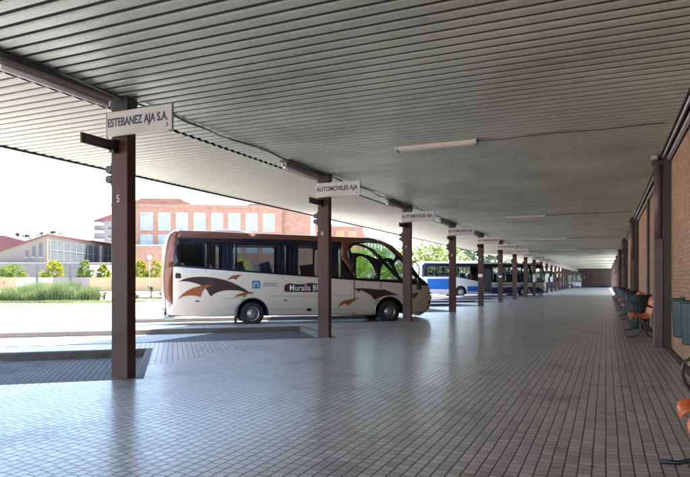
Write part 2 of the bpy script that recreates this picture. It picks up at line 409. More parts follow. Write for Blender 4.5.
MB().box(XI - .07, XI, Y0, Y1, CZ + .05, CZ + .12).build('joint_channel', M['black'], canopy)
MB().box(XO - .03, 1.8, Y0 - .1, Y1, CZ + .13, CZ + .34).build('roof_deck', M['galv'], canopy)
MB().box(XO - .05, XO, Y0 - .1, Y1, CZ - .05, CZ + .36).build('fascia', M['dark'], canopy)
MB().box(XR, 1.3, Y0, Y1, CZ + .045, CZ + .10).build('edge_trim', M['dark'], canopy)
MB().tube([(1.10, Y0, 4.01), (1.10, Y1, 4.01)], .022, 8).build('conduit', M['galv'], canopy)
MB().box(1.175, 1.235, Y0, Y1, 3.94, 4.0).build('cable_trunking', M['sign'], canopy)
# cable run along the column line
pts = []; y = Y0
while y < Y1:
    pts.append((-6.30 + random.uniform(-.02, .02), y, CZ - .03 - .02 * math.sin(y * 2.3) + random.uniform(-.008, .008))); y += .45
MB().tube(pts, .014, 6).build('cable', M['conduit'], canopy)
pts = [(x + .035 * math.sin(i * 1.9), y, z - .008) for i, (x, y, z) in enumerate(pts)]
MB().tube(pts, .010, 6).build('cable', M['galv'], canopy)

# ---------------------------------------------------------------- brick wall, end wall, pilasters
wall = empty('station_wall', (1.25, 0, 0), 0, 'orange brick station wall along the right side of the platform', 'wall')
def wallseg(ya, yb): MB().box(0, .3, ya, yb, GZ, 3.9).build('brick_panel', M['brick'], wall)
wallseg(Y0, 66)
for k in range(5): wallseg(70.0 + 13.4 * k, 74.5 + 13.4 * k)  # gaps between these panels are added to let light onto the far platform
MB().box(.02, .32, Y0, Y1, 3.9, CZ + .12).build('lintel_beam', M['mauve'], wall)
# the building's own back and roof keep the hall behind the wall dark
MB().box(.3, 9, Y0, 62, GZ, 4.6).build('hall_block', M['mauve'], wall)
ew = empty('end_wall', (0, Y1, 0), 0, 'dark brown wall closing the far end of the platform', 'wall')
MB().box(-8.6, 1.25, 0, .3, GZ, CZ + .1).build('wall_panel', M['endwall'], ew)
for k in range(9): MB().box(-8.4 + k * 1.2, -8.3 + k * 1.2, -.06, -.003, 0, CZ - .05).build('wall_post', M['pilaster'], ew)

ords = ['nearest', 'second', 'third', 'fourth', 'fifth', 'sixth', 'seventh', 'eighth', 'ninth', 'tenth', 'eleventh', 'twelfth', 'thirteenth', 'fourteenth', 'fifteenth', 'sixteenth', 'seventeenth', 'eighteenth', 'nineteenth', 'twentieth']
proto = None
for k in range(9):
    y = 14.2 + 13.4 * k
    if proto is None:
        pr = empty('wall_column', (1.25, y, 0))
        MB().box(-.14, -.003, -.15, .15, 0, CZ + .03).build('pilaster', M['pilaster'], pr)
        MB().cyl((-.235, -.02, 2.25), (-.235, -.02, CZ), .085, n=18).build('drain_pipe', M['pipe'], pr)
        MB().box(-.33, -.143, -.12, .10, 0, 2.3).build('pipe_cover', M['pipe'], pr, bevel=.02)
        MB().box(-.36, -.14, -.10, .06, 3.86, 3.94).build('pipe_bracket', M['pilaster'], pr)
        proto = pr
    else: pr = copy_tree(proto); pr.location.y = y
    tag(pr, f'{ords[k]} dark wall column with a purple brown drain pipe and boxed pipe foot, counted from the right edge', 'column', 'columns with drain pipes along the brick wall')
proto = None
for k in range(8):
    y = 20.9 + 13.4 * k
    pr = MB().box(-.07, -.003, -.17, .17, 0, CZ + .03).build('wall_post', M['pilaster']) if proto is None else proto.copy()
    if proto is None: proto = pr
    else: COL.objects.link(pr)
    pr.location = (1.25, y, 0)
    tag(pr, f'{ords[k]} of the flat dark posts set in the brick wall between two drain pipe columns', 'post', 'flat posts in the brick wall')
sp_ = empty('wall_speaker', (1.1, 40.6, 3.2), 0, 'round dark horn on a bracket high on the brick wall', 'speaker')
MB().cyl((-.1, -.12, 0), (-.1, .05, 0), .17, .12, 20).build('horn', M['black'], sp_)
MB().box(-.08, .15, .0, .05, .12, .16).build('bracket', M['dark'], sp_)
jb = empty('ceiling_camera', (.92, 13.9, 3.93), 0, 'small grey box fixed under the ceiling beside the nearest wall column', 'camera')
MB().box(-.06, .06, -.05, .05, 0, .09).build('housing', M['galv'], jb, bevel=.01)
MB().box(.065, .25, -.012, .012, .05, .075).build('arm', M['dark'], jb)

# ---------------------------------------------------------------- canopy columns, signs
NC = 20
colp = None
def col_y(k): return 6.56 + STEP * k
for k in range(NC):
    y = col_y(k)
    if colp is None:
        cp = empty('canopy_column', (-6.40, y, 0))
        mb = MB(); mb.box(-.15, .15, -.085, .085, 0, CZ - .02)
        mb.build('post', M['post'], cp, bevel=.008)
        MB().box(-.165, .165, -.10, .10, CZ - .16, CZ - .01).build('cap', M['dark'], cp)
        lp = MB().box(-.20, -.153, -.05, .05, 2.78, 3.12).build('lamp_bracket', M['dark'], cp, bevel=.008)
        for z in (3.02, 2.88):
            mb = MB(); mb.cyl((-.225, -.07, z), (-.225, .08, z), .058, .062, 16); mb.cyl((-.19, 0, z), (-.215, 0, z), .03, n=10)
            mb.build('signal_lamp', M['dark'], cp)
        MB().box(-.19, -.153, -.045, .045, 2.52, 2.62).build('switch_box', M['dark'], cp, bevel=.006)
        colp = cp
    else:
        cp = copy_tree(colp); cp.location.y = y
    tag(cp, f'{ords[k]} brown steel canopy column from the left, painted with bay number {k+5}', 'column', 'brown steel columns along the platform edge')
for k in range(NC):
    cps = [o for o in bpy.data.objects if o.name.startswith('canopy_column')]
cps = sorted(cps, key=lambda o: o.location.y)
for k, cp in enumerate(cps):
    text_mesh('bay_number', str(k + 5), .15, M['digit'], cp, (-.02, -.0875, 2.58), (R(90), 0, 0))

# platform signs
names = ['ESTEBANEZ AJA S.A.'] + ['AUTOMOVILES AJA'] * 19
for k in range(NC):
    y = col_y(k)
    sg = empty('platform_sign', (-6.55, y - .14, 3.63), 0)
    MB().box(0, 1.16, -.03, 0, -.17, .18).build('board', M['sign'], sg, bevel=.004)
    MB().box(-.012, -.002, -.034, .004, -.182, .192).build('edge_strip', M['galv'], sg); MB().box(1.162, 1.172, -.034, .004, -.182, .192).build('edge_strip', M['galv'], sg)
    if k < 12:
        text_mesh('lettering', names[k], .165 if k == 0 else .155, M['ink'], sg, (.56, -.0315, .02), (R(90), 0, 0), sx=.74 if k == 0 else .82, bold=.0045)
        text_mesh('bay_digit', str(k + 5), .075, M['ink'], sg, (1.09, -.0315, -.10), (R(90), 0, 0), bold=.001)
    MB().box(.04, .10, .003, .055, -.10, .14).build('bracket', M['dark'], sg)
    co = 'reading ESTEBANEZ AJA S.A. 5' if k == 0 else f'with small bay number {k+5}, on the {ords[k]} column'
    tag(sg, f'cream sign board {co}' + (' on the nearest column' if k == 0 else ''), 'sign', 'cream company signs under the canopy')
for k in range(NC):
    y = col_y(k)
    sg = empty('side_sign', (-6.46, y - .09, 3.33), 0)
    MB().box(-.015, .015, -.62, -.10, -.065, .075).build('board', M['pilaster'], sg, bevel=.003)
    MB().box(-.03, .06, -.10, -.001, -.10, .09).build('bracket', M['black'], sg)
    if k < 3:
        text_mesh('lettering', names[k].title(), .085, M['fixture_dim'], sg, (.0165, -.365, .0), (R(90), 0, R(90)), sx=.6, ext=.001)
    tag(sg, f'small dark plate sticking out towards the viewer from the {ords[k]} column, below its cream sign', 'sign', 'small dark side signs on the columns')
for k, dx, w, h, z in ((4, -.02, .24, .17, 1.62), (5, 0, .2, .13, 1.63), (8, 0, .26, .75, 1.3), (10, -.0, .28, 1.0, 1.25), (11, 0, .28, .9, 1.3), (1, .0, .0, 0, 0)):
    if w == 0: continue
    o = MB().box(-w / 2, w / 2, -.004, 0, 0, h).build('paper_notice', M['paper']); o.location = (-6.40 + dx, col_y(k) - .088, z)
    tag(o, f'white paper notice stuck on the {ords[k]} column', 'notice', 'paper notices on the columns')

# tube lights by the columns
def tube_light():
    t = empty('column_light')
    MB().box(-.08, .15, -1.85, 0, .085, .105).build('shadow_plate', M['black'], t)  # black plate puts in the shadow on the ceiling around the batten
    MB().box(-.02, .035, -1.75, -.02, .025, .08).build('housing', M['batten'], t, bevel=.01)
    MB().box(-.088, -.058, -1.75, -.02, .0, .07).build('reflector', M['white'], t)
    MB().cyl((-.05, -1.7, -.012), (-.05, -.06, -.012), .036, n=14).build('tube', M['tube'], t)
    return t
tl = None
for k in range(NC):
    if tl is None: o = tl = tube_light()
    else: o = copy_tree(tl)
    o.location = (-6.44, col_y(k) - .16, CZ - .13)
    tag(o, f'brown fluorescent batten with a white tube leading up to the {ords[k]} column', 'light', 'fluorescent battens along the column line')
# ceiling lights over the platform
cl = None
for k, (x, y) in enumerate([(-3.0, 11.13 + 6.85 * 2 * k) for k in range(9)] ):
    if cl is None:
        o = cl = empty('ceiling_light')
        MB().box(-.78, .78, -.10, .10, .03, .10).build('housing', M['fixture'], o, bevel=.012)
        mb = MB(); mb.box(-.74, .74, -.075, .075, .012, .033); mb.build('diffuser', M['fixture'], o, bevel=.02)
        for s in (-1, 1): MB().box(s * .78 - .02, s * .78 + .02, -.105, .105, .005, .102).build('end_cap', M['galv'], o)
        pts = [(.80, 0, .075)] + [(.80 + .35 * j, 0, .08 - .012 * math.sin(j * 1.3)) for j in range(1, 9)] + [(3.9, .0, .08)]
        MB().tube(pts, .012, 6).build('conduit', M['conduit'], o)
    else: o = copy_tree(cl)
    o.location = (x, y, CZ - .108)
    tag(o, f'{ords[k]} beige ceiling light across the middle of the ceiling', 'light', 'beige ceiling lights over the platform')

# ---------------------------------------------------------------- benches and bins
def shell_mesh():
    prof = [(-.02, .43), (-.015, .475), (.03, .505), (.10, .495), (.20, .47), (.30, .455), (.375, .465), (.43, .51), (.465, .60), (.495, .72), (.53, .86), (.56, .95), (.60, .985)]
    b = bmesh.new(); rows = []; nw = 12
    for i, (x, z) in enumerate(prof):
        t = i / (len(prof) - 1)
        hw = .225 * (1 - .18 * abs(2 * t - 1) ** 3) * (.86 if i in (0,) else 1) * (.80 if i == len(prof) - 1 else .94 if i == len(prof) - 2 else 1)
        row = []
        for j in range(nw + 1):
            s = 2 * j / nw - 1
            dish = .03 * s * s
            row.append(b.verts.new((x - (dish if i > 7 else 0), s * hw, z + (dish if i <= 7 else 0))))
        rows.append(row)
    for a, c_ in zip(rows, rows[1:]):
        for j in range(nw):
            f = b.faces.new((a[j], a[j + 1], c_[j + 1], c_[j])); f.smooth = True
    return b
def make_bench():
    t = empty('bench')
    n = 4; sp = .60
    shm = None
    for k in range(n):
        if shm is None:
            mb = MB(); mb.b.free(); mb.b = shell_mesh(); s = mb.build('seat', M['orange'], t, solid=.014)
            md = s.modifiers.new('u', 'SUBSURF'); md.levels = md.render_levels = 1; shm = s
            rb = MB(); rb.tube([(.50, -.22, .74), (.472, -.1, .735), (.468, 0, .735), (.472, .1, .735), (.50, .22, .74)], .016, 8); st = rb.build('back_strap', M['black'], s)
        else:
            s = copy_tree(shm, t)
        s.location.y = .30 + sp * k
    MB().box(.22, .27, -.02, 2.42, .395, .44).build('beam', M['black'], t)
    def frame(y):
        mb = MB()
        for sg in (-1, 1):
            pts = [(.245 + sg * .035, y, .42), (.245 + sg * .04, y, .30), (.245 + sg * .055, y, .2), (.245 + sg * .095, y, .11), (.245 + sg * .16, y, .05), (.245 + sg * .24, y, .024), (.245 + sg * .36, y, .020)]
            mb.tube(pts, .019, 8)
        mb.box(.17, .32, y - .025, y + .025, .36, .40)
        return mb.build('leg_frame', M['black'], t)
    frame(.0); frame(2.40)
    for k in range(5):
        y = .0 + sp * k
        mb = MB(); mb.tube([(.25, y, .44), (.12, y, .53), (.045, y, .64), (.025, y, .72), (.04, y, .79), (.10, y, .825), (.3, y, .80), (.49, y, .74)], .013, 8)
        mb.build('armrest', M['black'], t)
    return t
by = [2.72, 16.15, 23.6, 30.4, 37.3, 44.0, 50.7, 57.4]
bn = ['orange seat bench at the bottom right corner of the picture, only its end showing',
      'orange seat bench with black legs just past the nearest wall column']
b0 = None
for k, y in enumerate(by):
    if b0 is None: o = b0 = make_bench()
    else: o = copy_tree(b0)
    o.location = (.50 if k == 0 else .58, y, 0)
    tag(o, bn[k] if k < 2 else f'{ords[k-1]} orange seat bench along the wall past the nearest wall column', 'bench', 'orange seat benches along the wall')

def wall_bin():
    t = empty('wall_bin')
    b = MB(); n = 14; prof = [(.0, .82), (.66, 1.0)]
    # half-round tapered shell, ribbed
    rows = []
    for z, sc in ((0, .80), (.02, .83), (.33, .92), (.64, 1.0)):
        row = []
        for j in range(2 * n + 1):
            a = -math.pi / 2 + math.pi * j / (2 * n); rr = 1 - (.05 if j % 2 else 0)
            row.append(b.b.verts.new((-.175 * math.cos(a) * sc * rr - .01, .24 * math.sin(a) * sc, z)))
        rows.append(row)
    for a, c_ in zip(rows, rows[1:]):
        for j in range(2 * n): b.b.faces.new((a[j], a[j + 1], c_[j + 1], c_[j]))
    b.b.faces.new(rows[0])
    b.build('body', M['teal'], t, solid=.012)
    r = MB(); arc = [(-.188 * math.cos(a) - .01, .255 * math.sin(a), .655) for a in [(-math.pi / 2 + math.pi * j / 20) for j in range(21)]]
    for (a, c_) in zip(arc, arc[1:]):
        pass
    r.tube(arc, .022, 8); r.build('rim', M['teal'], t)
    MB().box(-.03, -.002, -.24, .24, .05, .70).build('back_plate', M['dark'], t)
    l = MB(); ar = [(-.17 * math.cos(a) - .01, .24 * math.sin(a)) for a in [(-math.pi / 2 + math.pi * j / 20) for j in range(21)]]
    l.prism(ar, .60, .63, lambda a, b_, d: (a, b_, d)); l.build('liner', M['black'], t)
    return t
wb = wall_bin(); wb.location = (1.245, 11.9, .42); tag(wb, 'farther of the two teal half-round bins on the brick wall at the right edge', 'bin', 'teal wall bins')
wb2 = copy_tree(wb); wb2.location = (1.245, 10.55, .42); tag(wb2, 'nearer of the two teal half-round bins on the brick wall, cut by the right edge', 'bin', 'teal wall bins')
tb = None
for k, y in enumerate((19.45, 26.9, 33.6, 40.4, 47.1)):
    if tb is None:
        o = tb = empty('litter_tub'); b = MB(); N_ = 36; rows = []
        for z, r_ in ((.0, .20), (.04, .22), (.40, .26), (.72, .32), (.95, .35), (1.0, .36), (1.0, .33), (.9, .32)):
            rows.append([b.b.verts.new(((r_ - (.018 if j % 2 and z < .95 else 0)) * math.cos(2 * math.pi * j / N_), (r_ - (.014 if j % 2 and z < .95 else 0)) * math.sin(2 * math.pi * j / N_), z)) for j in range(N_)])
        for a, c_ in zip(rows, rows[1:]):
            for j in range(N_): b.b.faces.new((a[j], a[(j + 1) % N_], c_[(j + 1) % N_], c_[j]))
        b.b.faces.new(rows[-1]); b.b.faces.new(rows[0])
        b.build('body', M['tub'], o)
        MB().lathe([(.365, .955), (.375, .98), (.365, 1.0)], n=36).build('rim', M['tub'], o)
    else: o = copy_tree(tb)
    o.location = (.86, y, 0)
    tag(o, f'dark ribbed round litter tub behind the {["", "first", "second", "third", "fourth", "fifth"][k+1]} orange bench past the nearest wall column', 'bin', 'dark litter tubs by the wall')

# ---------------------------------------------------------------- buses
def wfun(t, z, Wd, T0, T1, side):
    w = .0
    if z > 1.7: w += .10 * ((z - 1.7) / 1.4) ** 2
    if z < .7: w += .05 * ((.7 - z) / .4) ** 2
    fr = 1.9 if Wd < 2.46 else 1.0
    if t > T1 - fr: w += (.42 if fr > 1.5 else .30) * ((t - (T1 - fr)) / fr) ** 2.4
    if t < T0 + .5: w += .14 * ((T0 + .5 - t) / .5) ** 2
    return w if side == 0 else Wd - w
def soft(pts, sharp=50, n=4):
    out = []; N_ = len(pts); P_ = [Vector(p) for p in pts]
    def corner(i):
        a = P_[i] - P_[i - 1]; b = P_[(i + 1) % N_] - P_[i]
        return a.length < 1e-6 or b.length < 1e-6 or math.degrees(a.angle(b)) > sharp
    for i in range(N_):
        p1, p2 = P_[i], P_[(i + 1) % N_]; out.append(tuple(p1))
        if (p2 - p1).length < .06: continue
        m1 = (p2 - p1) if corner(i) else (p2 - P_[i - 1]) * .5; m2 = (p2 - p1) if corner((i + 1) % N_) else (P_[(i + 2) % N_] - p1) * .5
        L0 = (p2 - p1).length
        m1 = m1.normalized() * min(m1.length, L0); m2 = m2.normalized() * min(m2.length, L0)
        for k in range(1, n):
            t = k / n; q = p1 * (2*t**3 - 3*t**2 + 1) + m1 * (t**3 - 2*t**2 + t) + p2 * (-2*t**3 + 3*t**2) + m2 * (t**3 - t**2); out.append(tuple(q))
    return out
def panel(name, outer, holes, mat, parent, Wd, T0, T1, side=0, off=0, thick=.02, smooth=True):
    b = bmesh.new(); es = []
    for loop in [outer] + holes:
        vs = [b.verts.new((t, 0, z)) for t, z in loop]
        es += [b.edges.new((vs[i - 1], vs[i])) for i in range(len(vs))]
    bmesh.ops.triangle_fill(b, use_beauty=True, edges=es)
    xs = [p[0] for p in outer]; zs = [p[1] for p in outer]
    s = .22
    x = math.floor(min(xs) / s) * s
    while x < max(xs):
        if x > min(xs): bmesh.ops.bisect_plane(b, geom=b.verts[:] + b.edges[:] + b.faces[:], plane_co=(x, 0, 0), plane_no=(1, 0, 0))
        x += s
    z = math.floor(min(zs) / .2) * .2
    while z < max(zs):
        if z > min(zs): bmesh.ops.bisect_plane(b, geom=b.verts[:] + b.edges[:] + b.faces[:], plane_co=(0, 0, z), plane_no=(0, 0, 1))
        z += .2
    for v in b.verts:
        v.co.y = wfun(v.co.x, v.co.z, Wd, T0, T1, side) + (off if side else -off)
    for f in b.faces:
        f.smooth = smooth
        if (f.normal.y > 0) != (side == 1): f.normal_flip()
    mb = MB(); mb.b.free(); mb.b = b
    o = mb.build(name, mat, parent, recalc=False)
    if thick:
        md = o.modifiers.new('s', 'SOLIDIFY'); md.thickness = thick; md.offset = -1
    return o
def loft(name, pts, mat, parent, Wd, T0, T1, bulge, thick=.02, nw=14, w0=0, w1=1):
    """skin across the body between the two sides along the outline pts"""
    fine = []
    for (a, b_) in zip(pts, pts[1:]):
        L_ = math.dist(a, b_); k = max(1, int(L_ / .2))
        fine += [(a[0] + (b_[0] - a[0]) * i / k, a[1] + (b_[1] - a[1]) * i / k) for i in range(k)]
    fine.append(pts[-1]); b = bmesh.new(); rows = []
    for i, (t, z) in enumerate(fine):
        p0, p1 = fine[max(0, i - 1)], fine[min(len(fine) - 1, i + 1)]
        dx, dz = p1[0] - p0[0], p1[1] - p0[1]; l = math.hypot(dx, dz) or 1
        nx, nz = dz / l, -dx / l            # outward for an outline walked rear-top to front... fixed by sign below
        if nx * (t - (T0 + T1) / 2) + nz * (z - 1.5) < 0: nx, nz = -nx, -nz
        a0, a1 = wfun(t, z, Wd, T0, T1, 0), wfun(t, z, Wd, T0, T1, 1); row = []
        for j in range(nw + 1):
            f = w0 + (w1 - w0) * j / nw; e = bulge * (1 - abs(2 * f - 1) ** 2.4)
            row.append(b.verts.new((t + nx * e, a0 + (a1 - a0) * f, z + nz * e)))
        rows.append(row)
    for a, c_ in zip(rows, rows[1:]):
        for j in range(nw):
            fc = b.faces.new((a[j], a[j + 1], c_[j + 1], c_[j])); fc.smooth = True
    mb = MB(); mb.b.free(); mb.b = b
    bmesh.ops.recalc_face_normals(b, faces=b.faces)
    return mb.build(name, mat, parent, recalc=False, solid=thick)
def wheel(parent, t, w, r, side, rimmat):
    s = -1 if side == 0 else 1
    o = MB().lathe([(r * .60, -.10), (r * .93, -.12), (r, -.09), (r, .09), (r * .93, .12), (r * .62, .12), (r * .60, .06)], n=40, axis='Y', caps=False).build('wheel', M['rubber'], parent)
    o.location = (t, w - s * .13, r)
    rm = MB(); rm.lathe([(r * .61, .0), (r * .60, -.10 if s < 0 else -.06), (r * .56, -.05), (r * .40, -.025), (r * .34, -.06), (r * .20, -.10), (r * .10, -.11), (.001, -.11)], n=40, axis='Y', caps=False)
    if s > 0:
        for v in rm.b.verts: v.co.y *= -1
    for k in range(8):
        a = 2 * math.pi * k / 8; rm.cyl((math.cos(a) * r * .27, s * .075, math.sin(a) * r * .27), (math.cos(a) * r * .27, s * .105, math.sin(a) * r * .27), r * .03, n=8)
    rim = rm.build('rim', rimmat, o)
    hl = MB(); q = s * .034; hl.lathe([(r * .43, q), (r * .435, q + s * .006), (r * .50, q + s * .012), (r * .505, q)], n=40, axis='Y', caps=False)
    hl.build('rim_groove', M['black'], o)
    return o
def arch_pts(tc, zc, r, zb, n=14):
    a0 = math.asin(max(-1, (zb - zc) / r))
    return [(tc - r * math.cos(a0 + (math.pi - 2 * a0) * k / n), zc + r * math.sin(a0 + (math.pi - 2 * a0) * k / n)) for k in range(n + 1)]
def bus_seat(parent, t, w, z0, h=1.05):
    mb = MB(); mt = Matrix.Translation((t, w, z0))
    mb.box(-.05, .42, -.21, .21, .32, .46, mt); mb.box(.0, .36, -.17, .17, 0, .32, mt)
    o = mb.build('passenger_seat', M['seatcloth'], parent, bevel=.04)
    bk = MB(); sh = Matrix.Translation((t - .04, w, z0 + .42)) @ Matrix.Rotation(R(-14), 4, 'Y')
    bk.box(-.07, .06, -.21, .21, 0, h - .62, sh); bk.box(-.06, .06, -.15, .15, h - .64, h - .40, sh)
    bk.build('seat_back', M['seatcloth'], o, bevel=.045, seg=3)
    return o
def curtain(parent, t0, t1, w, z0, z1):
    b = bmesh.new(); n = max(4, int((t1 - t0) / .035)); top = []; bot = []
    for k in range(n + 1):
        t = t0 + (t1 - t0) * k / n; y = w + .022 * math.sin(k * 1.7) + .01 * math.sin(k * .6)
        top.append(b.verts.new((t, y, z1))); bot.append(b.verts.new((t, y, z0)))
    for k in range(n): b.faces.new((top[k], top[k + 1], bot[k + 1], bot[k]))
    mb = MB(); mb.b.free(); mb.b = b
    return mb.build('curtain', M['curtain'], parent, recalc=False)

# --- the cream and rust midibus
bus = empty('coach', (-11.19, 17.47, GZ), R(40), 'cream and rust coach with bat wing shapes on its side, parked between the columns', 'bus')
Wd, T0, T1 = 2.36, -2.92, 6.9
def belt(t): return 2.03 - .072 * (t + 2.65) if t < 3.65 else 1.58 - (t - 3.65) * .06
A1 = arch_pts(-.01, .42, .53, .33); A2 = arch_pts(5.05, .42, .58, .30)
low = [(-2.86, .42), (-2.65, .40), (-1.6, .33)] + A1 + [(.8, .33), (2.5, .32), (4.2, .30)] + A2 + [(5.9, .31), (6.5, .40), (6.80, .52), (6.87, .87), (6.78, 1.34), (6.02, 1.42)] + \
      [(t, belt(t)) for t in (5.4, 4.5, 3.65, 2, 0, -1.5, -2.65)] + [(-2.66, .74), (-2.9, .99)]
orange = [(-2.9, 1.0), (-2.664, .745), (-2.654, 2.05), (-2.60, 2.6), (-2.52, 3.03), (-2.45, 3.24), (-2.60, 3.20), (-2.72, 3.10), (-2.79, 2.94), (-2.84, 2.70), (-2.89, 2.35), (-2.92, 2.0), (-2.94, 1.66), (-2.93, 1.3)]
brownband = [(-2.517, 3.031), (-.1, 3.045), (2.76, 2.97), (3.25, 2.97), (3.19, 2.72), (3.20, 2.4), (3.42, 2.08), (3.655, 1.78), (3.655, 2.0), (3.46, 2.35), (3.42, 2.65), (3.50, 2.83), (3.66, 2.96),
          (4.0, 3.02), (4.45, 3.02), (4.9, 2.88), (5.3, 2.62), (5.6, 2.30), (5.66, 2.42), (5.49, 2.59), (5.17, 2.86), (4.75, 3.03), (4.35, 3.11), (2.76, 3.14), (-.1, 3.20), (-1.35, 3.24), (-2.447, 3.238)]
def win_rect(t0, t1, zt=2.84):
    return [(t0 + .04, belt(t0) + .06), (t1 - .04, belt(t1) + .06), (t1, belt(t1) + .10), (t1, zt - .05), (t1 - .05, zt), (t0 + .05, zt), (t0, zt - .05), (t0, belt(t0) + .10)]
wins = [win_rect(-2.44, -1.60), win_rect(-1.50, -.62), win_rect(-.54, 1.12), win_rect(1.24, 2.66), win_rect(2.74, 3.15, 2.80)]
band = [(-2.650, 2.034), (-2, belt(-2) + .004), (0, belt(0) + .004), (2, belt(2) + .004), (3.65, belt(3.65) + .004), (3.65, 1.776), (3.415, 2.078), (3.196, 2.4), (3.186, 2.72), (3.245, 2.966), (2.76, 2.966), (-.1, 3.041), (-2.515, 3.026), (-2.596, 2.6)]
frontblk = [(3.655, 1.585), (4.5, belt(4.5) + .004), (5.4, belt(5.4) + .004), (6.02, 1.424), (6.78, 1.345), (6.34, 1.68), (6.01, 2.06), (5.665, 2.415), (5.605, 2.296), (5.3, 2.615), (4.9, 2.875), (4.45, 3.015), (4.0, 3.015), (3.662, 2.955), (3.503, 2.826), (3.424, 2.65), (3.464, 2.352), (3.66, 2.0)]
h1 = [(3.74, 1.66), (3.76, 2.34), (3.82, 2.43), (3.95, 2.45), (4.13, 2.38), (4.32, 2.20), (4.46, 1.93), (4.53, 1.64)]
h2 = [(4.66, 1.62), (4.72, 2.02), (4.84, 2.26), (4.93, 2.29), (5.06, 2.17), (5.26, 1.86), (5.38, 1.60)]
h3 = [(3.58, 2.58), (3.54, 2.70), (3.66, 2.84), (3.95, 2.93), (4.40, 2.96), (4.78, 2.89), (5.10, 2.68), (5.30, 2.48), (5.22, 2.34), (4.95, 2.41), (4.66, 2.34), (4.42, 2.42), (4.2, 2.50), (3.9, 2.56)]
h4 = [(5.42, 2.36), (5.58, 2.22), (5.94, 1.84), (6.22, 1.60), (6.20, 1.50), (5.56, 1.56), (5.40, 1.80), (5.24, 2.12), (5.26, 2.24)]
h1, h2, h3, h4 = [soft(x) for x in (h1, h2, h3, h4)]
farcab = soft([(3.75, 1.66), (3.70, 2.80), (4.2, 2.97), (4.75, 2.94), (5.25, 2.60), (5.7, 2.16), (6.05, 1.80), (6.28, 1.56), (5.4, 1.56)])
for side in (0, 1):
    panel('side_panel', low, [], M['cream'], bus, Wd, T0, T1, side)
    panel('rust_trim', orange, [], M['rust'], bus, Wd, T0, T1, side)
    panel('roof_band', brownband, [], M['roofband'], bus, Wd, T0, T1, side)
    fr = panel('window_band', band, wins, M['band'], bus, Wd, T0, T1, side)
    fr2 = panel('cab_surround', frontblk, [h1, h2, h3, h4] if side == 0 else [farcab], M['band'], bus, Wd, T0, T1, side)
    for i, w in enumerate(wins): panel('window', w, [], M['dglass'] if i in (0,) else M['glass'], bus, Wd, T0, T1, side, off=-.012, thick=.004)
    for w in ((h1, h2, h3, h4) if side == 0 else (farcab,)): panel('cab_window', w, [], M['cglass'], bus, Wd, T0, T1, side, off=-.012, thick=.004)
    # wheel arches: black lip and liner
    for (tc, r_) in ((-.01, .53), (5.05, .58)):
        mb = MB(); a = arch_pts(tc, .42, r_, .33, 20); w = (wfun(tc, 1, Wd, T0, T1, side)); s = 1 if side == 0 else -1
        mb.tube([(p[0], w + s * .005, p[1]) for p in a], .022, 6); mb.build('arch_lip', M['black'] if tc < 1 else M['cream'], bus)
        mb = MB(); A_ = [mb.b.verts.new((p[0], w + s * .03, p[1])) for p in a]; B_ = [mb.b.verts.new((p[0], w + s * .55, p[1])) for p in a]
        for i in range(len(a) - 1): mb.b.faces.new((A_[i], A_[i + 1], B_[i + 1], B_[i]))
        mb.b.faces.new(B_); mb.build('arch_liner', M['rubber'], bus)
    for tc in (-.01, 5.05):
        wheel(bus, tc, wfun(tc, .5, Wd, T0, T1, side) + (.03 if side == 0 else -.03), .41, side, M['alu'])
loft('roof', [(-2.45, 3.24), (-1.35, 3.24), (-.1, 3.20), (2.76, 3.14), (4.35, 3.11)], M['roofband'], bus, Wd, T0, T1, .07)
loft('rear_panel', [(-2.86, .42), (-2.9, .99), (-2.93, 1.3), (-2.94, 1.66), (-2.92, 2.0), (-2.89, 2.35), (-2.84, 2.70), (-2.79, 2.94), (-2.72, 3.10), (-2.60, 3.20), (-2.45, 3.24)], M['rust'], bus, Wd, T0, T1, .12)
loft('windscreen_header', [(4.35, 3.11), (4.55, 3.07)], M['black'], bus, Wd, T0, T1, .10)
loft('windscreen', [(4.55, 3.07), (4.75, 3.03), (5.0, 2.93), (5.17, 2.86), (5.49, 2.59), (6.01, 2.06), (6.34, 1.68), (6.55, 1.52)], M['cglass'], bus, Wd, T0, T1, .16, thick=.006)
loft('windscreen_sill', [(6.55, 1.52), (6.78, 1.345)], M['black'], bus, Wd, T0, T1, .18)
loft('nose_panel', [(6.78, 1.34), (6.87, .87), (6.84, .68)], M['cream'], bus, Wd, T0, T1, .20)
loft('bumper', [(6.84, .68), (6.80, .52), (6.5, .36)], M['cream'], bus, Wd, T0, T1, .20)
for f0, f1 in ((.02, .2), (.8, .98)):
    loft('headlight', [(6.885, 1.14), (6.895, .86)], M['lamp_white'], bus, Wd, T0, T1, .215, w0=f0, w1=f1, nw=5)
panel('marker_lamp', [(6.74, 1.12), (6.86, 1.10), (6.85, 1.02), (6.76, 1.03)], [], M['lamp_orange'], bus, Wd, T0, T1, 0, off=.012, thick=.006)
panel('fog_lamp', [(6.76, .80), (6.85, .82), (6.84, .68), (6.76, .66)], [], M['black'], bus, Wd, T0, T1, 0, off=.012, thick=.006)
loft('rear_bumper', [(-2.90, .56), (-2.95, .46), (-2.90, .34), (-2.6, .32)], M['cream'], bus, Wd, T0, T1, .13)
MB().box(-2.9, -2.6, .03, .16, .24, .33).build('rear_step', M['galv'], bus, bevel=.01)
acb = MB(); acb.prism([(-1.35, 3.27), (-1.2, 3.36), (-.45, 3.36), (.2, 3.24)], .55, Wd - .55, lambda a, b_, d: (a, d, b_)); acb.build('air_conditioner', M['busgrey'], bus, bevel=.03)
